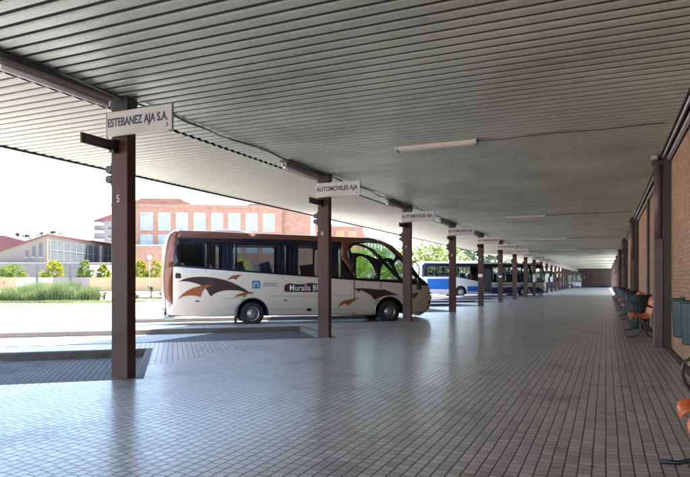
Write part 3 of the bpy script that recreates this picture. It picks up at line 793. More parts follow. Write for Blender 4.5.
ch = MB(); ch.box(-2.8, -.62, .35, Wd - .35, .34, .92); ch.box(-.6, .6, .62, Wd - .62, .30, .92); ch.box(.62, 4.4, .06, Wd - .06, .38, .92); ch.box(4.4, 5.7, .66, Wd - .66, .34, .92); ch.box(5.7, 6.5, .40, Wd - .40, .45, .92)
ch.build('chassis', M['rubber'], bus)
mb = MB(); mb.cyl((-.01, .3, .41), (-.01, Wd - .3, .41), .06, n=10); mb.cyl((5.05, .3, .41), (5.05, Wd - .3, .41), .05, n=10); mb.build('axle', M['dark'], bus)
MB().box(-2.7, 6.0, .13, Wd - .13, .93, .98).build('cabin_floor', M['dark'], bus)
MB().box(-2.6, 3.4, .16, .46, 2.86, 2.96).build('luggage_rack', M['dark'], bus)
MB().box(-2.6, 3.4, Wd - .50, Wd - .18, 2.88, 2.96).build('luggage_rack', M['dark'], bus)
for t in (-2.0, -1.25, -.12, .80, 1.55, 2.35):
    for w in (.42, .87, 1.50, 1.95): bus_seat(bus, t, w, .98, 1.26 if t < 1 else 1.18)
bus_seat(bus, 4.35, 1.85, 1.0, 1.15)
sw = MB(); sw.tube([(5.02 + .10 * math.sin(a), 1.72 + .24 * math.cos(a), 1.75 + .2 * math.sin(a)) for a in [2 * math.pi * k / 24 for k in range(25)]], .018, 8)
sw.cyl((5.02, 1.72, 1.75), (5.45, 1.72, 1.25), .03, n=8); sw.build('steering_wheel', M['black'], bus)
dsh = MB(); dsh.prism([(5.2, 1.0), (5.25, 1.50), (5.7, 1.58), (6.4, 1.40), (6.5, 1.0)], .25, Wd - .25, lambda a, b_, d: (a, d, b_)); dsh.build('dashboard', M['dark'], bus, bevel=.03)
for (t0, t1, ws) in ((-2.42, -1.66, .17), (-1.05, -.66, .17), (.86, 1.08, .17), (1.28, 1.62, .17), (2.4, 2.62, .17), (2.78, 3.12, .17), (-2.42, -1.9, Wd - .2), (1.35, 2.05, Wd - .2), (2.9, 3.1, Wd - .2), (-1.0, -.7, Wd - .2)):
    curtain(bus, t0, t1, ws, 1.72 if t0 > 0 else 1.85, 2.86)
cu_ = curtain(bus, -1.44, -1.12, Wd - .22, 1.85, 2.86); cu_.material_slots[0].link = 'OBJECT'; cu_.material_slots[0].material = M['paper']
# mirror
mb = MB(); mb.tube([(5.75, .16, 2.30), (6.05, -.08, 2.25), (6.16, -.16, 2.05), (6.14, -.17, 1.75)], .022, 8); mi = mb.build('mirror_arm', M['black'], bus)
MB().box(6.06, 6.20, -.27, -.10, 1.22, 1.68).build('mirror_housing', M['black'], mi, bevel=.03)
# decals
def dec(name, pts, mat, off=.004): return panel(name, soft(pts), [], mat, bus, Wd, T0, T1, 0, off=off, thick=0)
dec('bat_wing_decal', [(-2.48, 1.53), (-2.23, 1.64), (-1.87, 1.69), (-1.47, 1.68), (-1.02, 1.6), (-.65, 1.47), (-.32, 1.3), (-.13, 1.17), (-.02, 1.14), (-.16, 1.12), (-.24, 1.15), (-.49, 1.22), (-.9, 1.23), (-1.14, 1.18), (-1.31, 1.11), (-1.41, 1.02), (-1.49, 1.12), (-1.56, 1.25), (-1.75, 1.41), (-2.07, 1.51), (-2.31, 1.54)], M['maroon'])
dec('bat_wing_decal', [(-2.51, .92), (-2.35, 1.11), (-2.11, 1.27), (-1.83, 1.37), (-1.55, 1.42), (-1.35, 1.41), (-1.55, 1.33), (-1.69, 1.2), (-1.76, 1.0), (-1.91, 1.05), (-2.15, 1.06), (-2.35, 1.02)], M['decor'], .007)
dec('bat_wing_decal', [(-.88, 1.58), (-.74, 1.71), (-.57, 1.755), (-.34, 1.77), (-.47, 1.71), (-.59, 1.58), (-.65, 1.63), (-.78, 1.61)], M['decor'], .007)
dec('bat_wing_decal', [(-.65, .96), (-.53, 1.08), (-.36, 1.14), (-.2, 1.17), (.05, 1.16), (-.03, 1.11), (-.2, 1.09), (-.28, .98), (-.36, 1.03), (-.53, 1.01)], M['decor'], .010)
dec('bat_wing_decal', [(3.62, 1.29), (4.15, 1.28), (4.65, 1.23), (4.84, 1.24), (4.92, 1.21), (5.15, 1.12), (5.5, 1.0), (5.3, 1.02), (4.92, 1.01), (4.66, .95), (4.45, .85), (4.34, .99), (4.15, 1.12), (3.92, 1.21), (3.83, 1.14), (3.77, 1.21)], M['maroon'])
dec('bat_wing_decal', [(3.04, .59), (3.23, .82), (3.87, .95), (3.59, .78), (3.47, .65), (3.31, .74)], M['decor'])
dec('bat_wing_decal', [(5.88, 1.07), (6.30, 1.12), (6.09, .88), (5.93, .91)], M['decor'])
dec('filler_cap', [(-2.58, 1.79), (-2.54, 1.82), (-2.42, 1.80), (-2.40, 1.76), (-2.40, 1.66), (-2.42, 1.64), (-2.56, 1.64), (-2.58, 1.67)], M['black'])
dec('vent', [(-1.93, .89), (-1.8, .89), (-1.8, .84), (-1.93, .84)], M['dark']); dec('vent', [(1.08, .90), (1.20, .90), (1.20, .85), (1.08, .85)], M['decor']); dec('vent', [(1.91, .58), (2.08, .58), (2.08, .48), (1.91, .48)], M['black'])
lg = dec('logo', [(-.02, 1.56), (.25, 1.56), (.25, 1.29), (-.02, 1.29)], M['decblue'])
arcm = MB(); arcm.tube([(.115 + .068 * math.cos(a), -.008, 1.42 + .068 * math.sin(a)) for a in [math.pi * k / 12 for k in range(13)]], .014, 6)
arcm.box(.035, .06, -.014, -.006, 1.34, 1.42); arcm.box(.17, .195, -.014, -.006, 1.34, 1.42); arcm.build('emblem', M['white'], lg)
text_mesh('logo_text', 'Diputación', .085, M['decblue'], bus, (.60, -.005, 1.465), (R(90), 0, 0), sx=1.2)
text_mesh('logo_text', 'DE SALAMANCA', .06, M['decblue'], bus, (.60, -.005, 1.385), (R(90), 0, 0), sx=1.2)
dec('name_backing', [(1.10, 1.19), (1.10, 1.34), (1.15, 1.42), (1.28, 1.47), (1.5, 1.445), (1.79, 1.44), (2.03, 1.485), (2.31, 1.45), (2.6, 1.44), (2.7, 1.38), (2.72, 1.22), (2.68, 1.17), (1.9, 1.155), (1.15, 1.17)], M['maroon'])
text_mesh('lettering', 'Muralla BUS', .30, M['white'], bus, (1.92, -.008, 1.30), (R(90), 0, 0), sx=.84, bold=.001, space=1.03)
def seam(pts, r=.006, mat='dark'): return MB().tube([(t, wfun(t, z, Wd, T0, T1, 0) - .001, z) for t, z in pts], r, 5).build('panel_seam', M[mat], bus)
seam([(-1.58, .36), (-1.58, 1.94)]); seam([(-2.64, .95), (-.62, .95)]); seam([(.6, 1.02), (3.64, 1.02)], .005); seam([(1.22, .34), (1.22, 1.01)], .005)
seam([(3.67, .33), (3.67, 1.0), (3.67, 1.58)], .014, 'black'); seam([(4.70, 1.53), (4.66, 1.1), (4.52, .75), (4.42, .36)], .011, 'black'); seam([(6.35, .45), (6.45, .8), (6.42, 1.35)], .005)
seam([(-2.62, .62), (-.56, .60)], .004); seam([(.62, .56), (3.6, .52)], .004)
pst = MB(); pst.box(-.62, -.54, .08, .14, .05, .36); pst.box(-.70, -.46, .07, .15, .0, .05); pst.build('mud_flap', M['rubber'], bus)

# --- the white and blue coaches
def make_coach():
    r = empty('coach'); Wc, C0, C1 = 2.5, 0.0, 13.5
    b1 = arch_pts(3.95, .5, .60, .28); b2 = arch_pts(10.7, .5, .60, .28)
    lo = [(.02, .34), (1, .30)] + b1 + [(6, .28), (9, .28)] + b2 + [(12, .28), (13.2, .34), (13.42, .6), (13.48, 1.2), (13.46, 1.42), (6.3, 1.42), (3.3, 1.96), (.0, 1.96), (-.02, 1.0)]
    upb = [(.0, 1.964), (3.3, 1.964), (6.3, 1.424), (13.46, 1.424), (13.35, 2.2), (13.1, 2.95), (12.9, 3.19), (.3, 3.22), (.05, 3.0)]
    ws = [[(a, 2.04), (b_, 2.04), (b_, 2.95), (a, 2.95)] for a, b_ in ((.5, 1.6), (1.68, 3.2))]
    ws += [[(3.35, 2.06), (4.9, 1.76), (4.9, 2.95), (3.35, 2.95)], [(5.0, 1.74), (6.2, 1.54), (6.2, 2.95), (5.0, 2.95)]]
    ws += [[(a, 1.56), (b_, 1.56), (b_, 2.95), (a, 2.95)] for a, b_ in ((7.4, 8.6), (8.7, 9.9), (10.0, 11.2), (11.3, 12.0))]
    door = [(6.4, .45), (7.2, .45), (7.2, 2.75), (6.4, 2.75)]
    cabw = [(12.15, 1.25 + .25), (13.15, 1.5), (13.12, 2.0), (12.9, 2.8), (12.15, 2.8)]
    top = [(.05, 3.0), (.3, 3.225), (12.9, 3.195), (12.7, 3.28), (.35, 3.34), (.12, 3.25)]
    for side in (0, 1):
        panel('side_panel', lo, [], M['buswhite'], r, Wc, C0, C1, side)
        panel('window_band', upb, ws + [cabw], M['band'], r, Wc, C0, C1, side)
        panel('roof_edge', top, [], M['buswhite'], r, Wc, C0, C1, side)
        for w in ws + [cabw]: panel('window', w, [], M['glass'], r, Wc, C0, C1, side, off=-.012, thick=.004)
        for tc in (3.95, 10.7):
            mb = MB(); a = arch_pts(tc, .5, .60, .28, 16); w = wfun(tc, 1, Wc, C0, C1, side); s = 1 if side == 0 else -1
            A_ = [mb.b.verts.new((p[0], w - s * .004, p[1])) for p in a]; B_ = [mb.b.verts.new((p[0], w + s * .5, p[1])) for p in a]
            for i in range(len(a) - 1): mb.b.faces.new((A_[i], A_[i + 1], B_[i + 1], B_[i]))
            mb.b.faces.new(B_); mb.build('arch_liner', M['rubber'], r)
            wheel(r, tc, w + s * .03, .48, side, M['busgrey'])
    d = lambda nm, p, m_, off=.005: panel(nm, p, [], m_, r, Wc, C0, C1, 0, off=off, thick=0)
    d('blue_panel', [(.5, .78), (3.2, .78), (3.2, 1.75), (.5, 1.75)], M['busblue'])
    d('blue_panel', [(4.62, .55), (6.38, .55), (6.38, 1.05), (4.62, 1.05)], M['busblue'])
    d('navy_skirt', [(7.22, .36), (9.9, .36), (10.05, .72), (10.3, .98), (10.7, 1.08), (11.1, .98), (11.35, .72), (11.6, .36), (13.1, .42), (13.3, .62), (13.30, .92), (7.22, .92)], M['busnavy'])
    d('dark_door', door, M['dark'], .008); d('door_glass', [(6.48, .7), (7.12, .7), (7.12, 2.6), (6.48, 2.6)], M['glazing'], .011)
    d('grey_skirt', [(.1, .36), (3.2, .36), (3.2, .74), (.1, .74)], M['busgrey'])
    d('upper_navy', [(7.24, 1.21), (7.22, .935), (12.0, .935), (12.0, .95), (7.3, .95)], M['busnavy'])
    text_mesh('lettering', 'AUTOMOVILES', .30, M['busnavy'], r, (8.6, -.012, 1.17), (R(90), 0, 0), sx=1.0, bold=.004)
    text_mesh('lettering', 'AJA  S.A.', .30, M['busnavy'], r, (10.75, -.012, 1.17), (R(90), 0, 0), sx=1.0, bold=.004)
    d('swoosh', [(12.0, .96), (12.6, .86), (13.3, .52), (13.3, .62), (12.7, .98), (12.1, 1.14)], M['buswhite'], .010)
    loft('roof', [(.35, 3.34), (6, 3.33), (12.7, 3.28)], M['buswhite'], r, Wc, C0, C1, .05)
    loft('rear_panel', [(.02, .34), (-.02, 1.0), (.0, 1.96), (.05, 3.0), (.12, 3.25), (.35, 3.34)], M['buswhite'], r, Wc, C0, C1, .06)
    loft('windscreen', [(12.9, 3.12), (13.1, 2.95), (13.35, 2.2), (13.46, 1.42)], M['cglass'], r, Wc, C0, C1, .22, thick=.006)
    loft('header', [(12.7, 3.28), (12.9, 3.12)], M['black'], r, Wc, C0, C1, .2)
    loft('front_panel', [(13.46, 1.42), (13.48, 1.2), (13.42, .6), (13.2, .34)], M['busnavy'], r, Wc, C0, C1, .22)
    MB().box(.2, 13.2, .12, Wc - .12, 1.05, 1.1).build('cabin_floor', M['dark'], r)
    mb = MB(); mb.box(.2, 3.2, .2, Wc - .2, .32, 1.0); mb.box(3.2, 4.7, .6, Wc - .6, .32, 1.0); mb.box(4.7, 9.9, .2, Wc - .2, .32, 1.0); mb.box(9.9, 11.5, .6, Wc - .6, .32, 1.0); mb.box(11.5, 13.0, .25, Wc - .25, .36, 1.0); mb.build('chassis', M['rubber'], r)
    for t in [1.0 + .85 * k for k in range(13)]:
        mb = MB()
        for w in (.45, 2.05):
            mt = Matrix.Translation((t, w, 1.1)); mb.box(-.05, .42, -.42, .42, .3, .45, mt); mb.box(-.1, .03, -.42, .42, .4, 1.15, mt)
        mb.build('seat_row', M['seatcloth'], r, bevel=.04)
    mb = MB(); mb.tube([(13.1, .25, 2.95), (13.6, .05, 2.95), (13.75, -.05, 2.7), (13.75, -.08, 2.4)], .03, 8); mi = mb.build('mirror_arm', M['black'], r)
    MB().box(13.68, 13.84, -.2, .02, 1.95, 2.5).build('mirror_housing', M['black'], mi, bevel=.04)
    mb = MB(); mb.box(5.2, 7.4, .6, 1.9, 3.36, 3.50); mb.build('roof_unit', M['busgrey'], r, bevel=.05)
    return r
c1 = make_coach(); c1.location = (-15.6, 53.2, GZ); c1.rotation_euler = (0, 0, R(40))
tag(c1, 'white and blue coach parked nose in behind the fourth to ninth columns', 'bus', 'white and blue coaches')
c2 = copy_tree(c1); p = P(584, 112); c2.location = (p.x - 13.8 * AX.x, p.y - 13.8 * AX.y, GZ)
for o in c2.children:
    if o.name.startswith(('side_panel', 'rear_panel', 'roof', 'grey_skirt')) and o.type == 'MESH':
        o.material_slots[0].link = 'OBJECT'; o.material_slots[0].material = M['busnavy'] if not o.name.startswith('roof') else M['dark']
tag(c2, 'dark coach nose at the far end of the platform by the end wall', 'bus', 'white and blue coaches')

# ---------------------------------------------------------------- vegetation
def leaves(mb, c_, rad, n, size, rng, flat=1.0):
    for _ in range(n):
        v = Vector((rng.gauss(0, 1), rng.gauss(0, 1), rng.gauss(0, 1))).normalized() * (rng.random() ** .45)
        p = Vector(c_) + Vector((v.x * rad, v.y * rad, v.z * rad * flat))
        a = Vector((rng.gauss(0, 1), rng.gauss(0, 1), rng.gauss(0, .6))).normalized(); b_ = a.orthogonal().normalized()
        b_ = (b_ * math.cos(rng.random() * 6) + a.cross(b_) * math.sin(rng.random() * 6)); s = size * rng.uniform(.6, 1.3)
        mb.quad(p - a * s * .9, p + b_ * s * .4, p + a * s, p - b_ * s * .4)
def tree(loc, h, rad, mat, label, name='tree', seed=0, trunk=.35, n=60, per=28, size=.16, group=None, cat='tree', shape=1.0):
    rng = random.Random(seed); t = empty(name, (loc[0], loc[1], GZ), 0, label, cat, group)
    mb = MB(); th = h * trunk
    mb.cyl((0, 0, 0), (rng.uniform(-.1, .1), 0, th), .05 + h * .012, .03 + h * .008, 10)
    mb.cyl((0, 0, th * .98), (0, 0, h * .8), .03 + h * .008, .02, 8)
    for k in range(6):
        a = rng.random() * 6.28; z = th + rng.random() * (h - th) * .4
        mb.cyl((0, 0, z), (math.cos(a) * rad * .6, math.sin(a) * rad * .6, z + rad * .5), .03 + h * .003, .012, 6)
    mb.build('trunk', M['bark'], t)
    cr = MB(); ch_ = h - th * .75
    for k in range(n):
        f = rng.random(); z = th * .75 + ch_ * f
        rr = rad * math.sqrt(max(.05, 1 - (abs(f - .36) / .66) ** (1.6 * shape))) * rng.uniform(.45, 1.0)
        a = rng.random() * 6.28
        leaves(cr, (math.cos(a) * rr, math.sin(a) * rr, z), rad * rng.uniform(.16, .32), per, size, rng, .8)
    cr.build('crown', M[mat], t, recalc=False); return t
specs = [(12, 93, 3.9, 2.1, 'lime', 'wide lime green tree at the left edge'), (53, 93, 4.6, 1.75, 'yellow', 'bright yellow green tree in front of the glazed building'),
         (85, 93, 4.6, 1.15, 'lime', 'narrow lime tree just left of the nearest column'), (104, 94, 4.0, 1.0, 'yellow', 'small yellow tree half hidden by the nearest column'),
         (140.5, 93, 4.6, 1.2, 'yellow', 'yellow tree between the nearest column and the coach'), (156, 93, 4.6, 1.4, 'yellow', 'yellow green tree right behind the rear of the cream coach'), (-22, 93, 4.4, 1.8, 'lime', 'x')]
for i, (u, d, h, r_, m_, lb) in enumerate(specs[:6]):
    tree(P(u, d), h + .1, r_ * 1.1, m_, lb, 'street_tree', i + 3, .30, 70, 30, .21, 'young trees behind the yard wall')
tree(P(242, 96), 5.0, 2.0, 'yellow', 'yellow green tree seen through the coach side window', 'street_tree', 19, .3, 50, 26, .17, 'young trees behind the yard wall')
hedge = [(352, 102, 6.6, 3.6, 'green', 'green tree seen through the cab of the cream coach'), (372, 98, 7.4, 4.0, 'green', 'green tree seen through the coach windscreen'), (393, 100, 7.2, 3.8, 'lime', 'light green tree behind the third column'),
         (414, 98, 7.4, 3.6, 'lime', 'light green tree between the third and fourth columns, above the blue coach rear'), (430, 104, 8.2, 4.0, 'lime', 'tall light green tree above the rear of the blue coach'),
         (446, 99, 8.4, 3.8, 'lime', 'tallest light green tree right beside the fourth column'), (463, 108, 8.6, 4.2, 'dgreen', 'dark green tree just right of the fourth column'),
         (480, 112, 8.8, 4.4, 'dgreen', 'dark green tree behind the fifth column'), (498, 116, 8.6, 4.4, 'dgreen', 'dark green tree right of the fifth column'), (516, 122, 8.0, 4.4, 'dgreen', 'dark green tree behind the seventh column')]
for i, (u, d, h, r_, m_, lb) in enumerate(hedge):
    tree(P(u, d), h, r_, m_, lb, 'park_tree', 40 + i, .2, 80, 34, .24, 'park trees beyond the yard')

# planting beds with ornamental grass
mb = MB(); mb.prism([(p.x, p.y) for p in (P(-30, 32), P(0, 34.2), P(55, 38), P(108, 43.5), P(170, 47), P(245, 50), P(245, 64), P(108, 60), P(-30, 54))], GZ, GZ + .08, lambda x, y, d: (x, y, d))
struct(mb.build('planting_bed', M['soil']))
def grass(u, d, wdt, dep, h, n, seed, label, mat='grass'):
    rng = random.Random(seed); c_ = P(u, d); mb = MB()
    for _ in range(n):
        r_ = (rng.uniform(-1, 1)); q = rng.uniform(-1, 1)
        e = math.sqrt(max(0, 1 - r_ * r_ * .9))
        hh = h * (.42 + .58 * e) * rng.uniform(.45, 1.1) * (1 + .16 * math.sin(r_ * 9 + seed) + .1 * math.sin(r_ * 23))
        bx_, by_ = r_ * wdt / 2, q * dep / 2 * e
        a = rng.random() * 6.28; ln = rng.uniform(.1, .55) * hh
        w = .012; dx, dy = math.cos(a), math.sin(a)
        p0 = (bx_, by_, 0); p1 = (bx_ + dx * ln * .35, by_ + dy * ln * .35, hh * .65); p2 = (bx_ + dx * ln, by_ + dy * ln, hh)
        ox, oy = -dy * w, dx * w
        ox, oy = (w, 0) if abs(ox) < .004 else (ox, oy)
        v = [mb.b.verts.new(x) for x in ((p0[0] - ox, p0[1] - oy, 0), (p0[0] + ox, p0[1] + oy, 0), (p1[0] + ox, p1[1] + oy, p1[2]), (p1[0] - ox, p1[1] - oy, p1[2]), p2)]
        mb.b.faces.new((v[0], v[1], v[2], v[3])); mb.b.faces.new((v[3], v[2], v[4]))
    o = mb.build('ornamental_grass', M[mat], recalc=False); o.location = (c_.x, c_.y, GZ + .08); o.rotation_euler = (0, 0, TH)
    return tag(o, label, 'grass', kind='stuff')
grass(54, 44.5, 6.4, 4.0, 1.35, 10000, 5, 'big soft clump of green ornamental grass in the planting bed')
grass(20, 42.8, 3.0, 2.4, 1.0, 3500, 6, 'lower fringe of ornamental grass at the left of the big clump')
grass(58, 41.0, 12, 4.2, .14, 9000, 8, 'thin short grass growing over the front of the planting bed')
grass(180, 50, 10, 3.0, .14, 5000, 9, 'thin short grass on the bed behind the coach')
def shrub(u, d, h, r_, mat, label, seed):
    rng = random.Random(seed); c_ = P(u, d); t = empty('shrub', (c_.x, c_.y, GZ + .07), 0, label, 'shrub')
    mb = MB(); st = MB()
    for k in range(16):
        a = rng.random() * 6.28; rr = r_ * rng.random(); z = h * rng.uniform(.3, .95)
        leaves(mb, (math.cos(a) * rr, math.sin(a) * rr, z), r_ * .3, 26, .055, rng)
        st.cyl((0, 0, 0), (math.cos(a) * rr, math.sin(a) * rr, z), .014, .006, 5)
    mb.build('foliage', M[mat], t, recalc=False); st.build('stems', M['bark'], t)
shrub(88.5, 45.5, .9, .38, 'dgreen', 'dark shrub at the right end of the grass clump', 1); shrub(97, 45, .75, .5, 'grass', 'pale green shrub left of the nearest column', 2); shrub(104, 46, .8, .35, 'lime', 'lime green shrub touching the left side of the nearest column', 3)
shrub(151, 49, 1.1, .22, 'dgreen', 'tall thin shrub left of the cream coach rear', 4); shrub(163, 49, .65, .32, 'dgreen', 'low shrub half behind the cream coach rear', 5)
shrub(137, 49, .5, .3, 'grass', 'small pale shrub right of the nearest column', 6)

# ---------------------------------------------------------------- yard wall and buildings beyond
yw = empty('yard_wall', P(60, 90) + Vector((0, 0, GZ)), TH, 'low yard wall of tan and pale panels below the street trees', 'wall')
def ux(u, d, u0): return (u - u0) / 592 * d
for (a, b_, m_) in ((-60, 15.5, 'tan'), (15.7, 53, 'palewall'), (53.2, 89, 'mauve'), (89.2, 112, 'tan'), (112.2, 260, 'tan'), (260.2, 330, 'tan')):
    MB().box(ux(a, 90, 60), ux(b_, 90, 60), 0, .25, 0, 2.1).build('wall_panel', M[m_], yw)
for u in (70.5, 200): 
    o = MB().box(-.10, .10, -.1, .1, 0, 3.9).build('wall_post', M['dark']); o.location = P(u, 89.3) + Vector((0, 0, GZ)); tag(o, 'tall grey post at the pale part of the yard wall' if u < 100 else 'tall grey post at the tan part of the yard wall, seen through the coach', 'post')
o = MB().box(-.10, .10, -.1, .1, 0, 3.9).build('wall_post', M['dark']); o.location = P(37, 89.3) + Vector((0, 0, GZ)); tag(o, 'grey post between the first two street trees', 'post')
disc = empty('wall_disc', P(3, 89.9), TH, 'round pale disc on the tan wall at the left edge', 'sign'); disc.location.z = 1.1
MB().cyl((0, -.03, 0), (0, .0, 0), .22, n=20).build('plate', M['beige'], disc)
lp = empty('street_lamp', P(149.5, 86) + Vector((0, 0, GZ)), 0, 'white globe street lamp in front of the brick building', 'street lamp')
MB().cyl((0, 0, 0), (0, 0, 4.7), .045, .03, 10).build('pole', M['batten'], lp)
MB().lathe([(.001, 4.65), (.2, 4.7), (.32, 4.9), (.33, 5.05), (.2, 5.28), (.001, 5.33)], n=18).build('globe', M['white'], lp)

def window(parent, x, z, w, h, y=0, nx=3, nz=4, glass='blueglass', frame='winframe'):
    g_ = MB().box(x, x + w, y - .02, y + .05, z, z + h).build('window', M[glass], parent)
    f = MB(); t = .06
    for k in range(nx + 1): xx = x + (w - t) * k / nx; f.box(xx, xx + t, y - .06, y - .022, z, z + h)
    for k in range(nz + 1): zz = z + (h - t) * k / nz; f.box(x, x + w, y - .055, y - .024, zz, zz + t)
    f.build('frame', M[frame], g_)
    MB().box(x - .1, x + w + .1, y - .2, y - .004, z - .14, z - .01).build('sill', M['palewall'], g_); return g_
# salmon brick building
bb = empty('brick_building', P(131, 124) + Vector((0, 0, GZ)), TH + R(5.6), 'large salmon brick building with rows of pale blue windows behind the coach', 'building')
k_ = 124 / 592
L_ = 150 * k_
MB().box(-19 * k_, L_, 0, 22, 0, 17.6).build('wall', M['brick_far'], bb)
MB().box(-19 * k_ - .1, L_ + .1, -.12, -.003, 17.0, 17.75).build('parapet', M['brick_far'], bb)
pent = MB(); pent.prism([(-3.5, 17.6), (.6, 18.9), (1.2, 19.2), (9.6, 19.2), (11.6, 18.4), (11.6, 17.6)], 3, 14, lambda a, b_, d: (a, d, b_)); pent.build('roof_block', M['brick_far'], bb)
pe2 = MB().box(1.0, 9.8, 2.7, 12, 19.2, 19.4).build('roof_slab', M['palewall'], bb)
for i in range(9):
    x = (9.6 + 17.1 * i) * k_ * 1.015 - .1
    if x + 2.6 > L_: break
    window(bb, x, 12.3, 2.5, 3.7, -.01); window(bb, x, 7.6, 2.5, 3.7, -.01)
MB().box(-2, 7.5, -6, -.13, 0, 8.6).build('lower_storey', M['brick_far'], bb)
MB().box(-2.05, 7.6, -6.15, -.14, 8.6, 8.85).build('ledge', M['palewall'], bb)
for i in range(9): window(bb, 9 + i * 2.7, 2.6, 1.7, 2.6, -.01, 2, 3, 'darkwin')
rb_ = MB(); rb_.box(L_ + .003, L_ + 7.5, 1.5, 24, 0, 17.2); rb_.build('wing', M['brick_far'], bb)
window(bb, L_ + 6.2, 11.2, 1.0, 4.5, 1.49, 1, 6, 'winframe')
aer = MB(); aer.cyl((L_ - 8, 5, 17.6), (L_ - 8, 5, 20.2), .05, n=6); aer.box(L_ - 9, L_ - 7, 4.97, 5.03, 19.3, 19.36); aer.box(L_ - 8.7, L_ - 7.3, 4.97, 5.03, 19.7, 19.76); aer.box(L_ - 7.5, L_ - 1.5, 5, 9, 17.6, 18.7); aer.build('roof_plant', M['mauve'], bb)

# low glazed hall with red roof
hb = empty('glazed_hall', P(47.5, 105) + Vector((0, 0, GZ)), TH, 'low beige hall with a red roof edge and long grey glazed side at the left', 'building')
g_ = MB(); g_.prism([(0, 0), (0, 9.7), (-21, 2.6), (-21, 0)], 0, 38, lambda a, b_, d: (a, d, b_)); g_.build('wall', M['beige'], hb)
rf = MB(); rf.prism([(.35, 9.72), (.35, 9.98), (-21, 2.88), (-21, 2.66)], -.35, 38.4, lambda a, b_, d: (a, d, b_)); rf.build('roof', M['redroof'], hb)
# the long side, seen at a slant, is glazed
sk = MB(); sk.prism([(0, 0), (0, 38)], 0, 1, lambda a, b_, d: (0, 0, 0)) if False else None
sd = empty('side_tmp') ; bpy.data.objects.remove(sd)
MB().box(.02, .10, .5, 38, 5.2, 8.9).build('glazing', M['glazing'], hb)
fr = MB()
for k in range(15): fr.box(.11, .17, .5 + 2.6 * k, .60 + 2.6 * k, 5.2, 8.9)
fr.box(.105, .165, .5, 38, 7.05, 7.13); fr.build('glazing_bars', M['galv'], hb)
MB().box(.11, .5, 22, 22.7, 0, 9.2).build('pillar', M['palewall'], hb)
for (u0, u1, v0, v1) in ((25.5, 28.5, 250, 257), (32.3, 35.7, 246, 257), (39, 42.4, 243.3, 257)):
    z0 = (281 - v1) / 592 * 105 + 1.55; z1 = (281 - v0) / 592 * 105 + 1.55; x0 = (u0 - 47.5) / 592 * 105
    window(hb, x0, z0, (u1 - u0) / 592 * 105, z1 - z0, -.01, 1, 1, 'darkwin', 'mauve')
an = empty('annexe', P(47.5, 99) + Vector((0, 0, GZ)), TH, 'pale flat-roofed annexe wall in front of the glazed hall', 'building')
MB().box(-20, 11.5, 0, 5.5, 0, 4.5).build('wall', M['mauve'], an); MB().box(-20.1, 11.6, -.08, 5.5, 4.5, 4.65).build('roof', M['palewall'], an)
MB().box(7.0, 11.4, -.05, -.003, 1.9, 4.2).build('white_panel', M['white'], an)
# red roof further left
rr_ = empty('red_roofed_shed', P(-30, 128) + Vector((0, 0, GZ)), TH, 'dark red sloping roof at the left edge behind the beige hall', 'building')
a_ = MB(); a_.box(-12, 14, 0, 12, 0, 6); a_.build('wall', M['beige'], rr_)
a_ = MB(); a_.prism([(-13, 11.7), (2.3 + 5, 11.4), (15, 9.4), (15, 6.0), (-13, 6.0)], -.4, 12, lambda a, b_, d: (a, d, b_)); a_.build('roof', M['redroof'], rr_)
# dark tree tops showing over the hall ridge
for i, (u, v) in enumerate(((19, 234), (28, 236), (40.5, 233), (53, 232), (60, 233.5))):
    tree(P(u, 150), (281 - v) / 592 * 150 + 1.7, 1.7, 'dgreen', ['small dark tree top furthest left above the beige hall roof', 'dark tree top above the slope of the beige hall roof', 'dark tree top beside the peak of the beige hall', 'dark tree top just right of the hall peak', 'rightmost dark tree top over the glazed hall roof'][i], 'distant_tree', 90 + i, .8, 60, 24, .22)
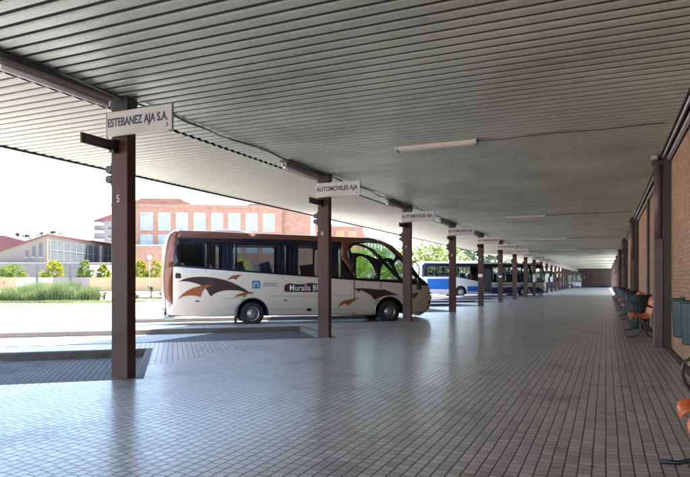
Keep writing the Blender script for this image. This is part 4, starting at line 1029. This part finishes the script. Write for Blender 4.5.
# round-balconied apartment tower
tw = empty('apartment_tower', P(103, 210) + Vector((0, 0, GZ)), TH, 'pale apartment tower with rounded balconies left of the nearest column', 'building')
MB().box(-3.2, 8, 0, 10, 0, 23).build('wall', M['mauve'], tw)
for z in (12.5, 15.5, 18.5, 21.2):
    MB().lathe([(2.6, z), (2.7, z + .05), (2.7, z + 1.1), (2.6, z + 1.1)], c_=(-1.8, 1.4, 0), n=24).build('balcony', M['palewall'], tw)
for z in (13.7, 16.7, 19.6): 
    for x in (1.6, 4.6): window(tw, x, z, 1.5, 1.3, -.01, 1, 1, 'darkwin')
t_ = MB(); t_.prism([(-3.6, 22.9), (3, 25.2), (8.2, 25.2), (8.2, 22.9)], -.3, 10, lambda a, b_, d: (a, d, b_)); t_.build('roof', M['redroof'], tw)
MB().box(4.5, 5.2, 3, 4, 25.2, 27).build('chimney', M['mauve'], tw)
# buildings right of the brick one
ob = empty('orange_brick_block', P(326, 150) + Vector((0, 0, GZ)), TH + R(8), 'brick block with warm square windows right of the second column', 'building')
MB().box(-5, 9.6, 0, 14, 0, 15.4).build('wall', M['brick_far'], ob); MB().box(-5.1, 9.7, -.1, 14, 15.4, 16).build('parapet', M['palewall'], ob)
for i in range(4):
    for z in (12.3, 8.8): window(ob, -3.8 + i * 3.2, z, 1.9, 1.9, -.01, 1, 1, 'tan')
wb_ = empty('white_office_block', P(364, 158) + Vector((0, 0, GZ)), TH + R(14), 'white office block with close vertical fins above the front of the cream coach', 'building')
MB().box(0, 12.5, 0, 14, 0, 14.2).build('wall', M['palewall'], wb_)
for i in range(14): MB().box(.2 + .88 * i, .45 + .88 * i, -.35, -.003, 4, 13.6).build('fin', M['white'], wb_)
MB().box(-.1, 12.6, -.4, 14, 14.2, 14.9).build('parapet', M['white'], wb_)
bt = empty('slim_brick_tower', P(399, 165) + Vector((0, 0, GZ)), TH, 'slim salmon tower block behind the third column', 'building')
MB().box(-2.2, 3.6, 0, 8, 0, 15.2).build('wall', M['brick_far'], bt); MB().box(-2.3, 3.7, -.1, 8, 15.2, 15.6).build('cornice', M['palewall'], bt)
for z in (8.5, 11.8): window(bt, .2, z, 1.4, 1.8, -.01, 1, 2, 'darkwin')
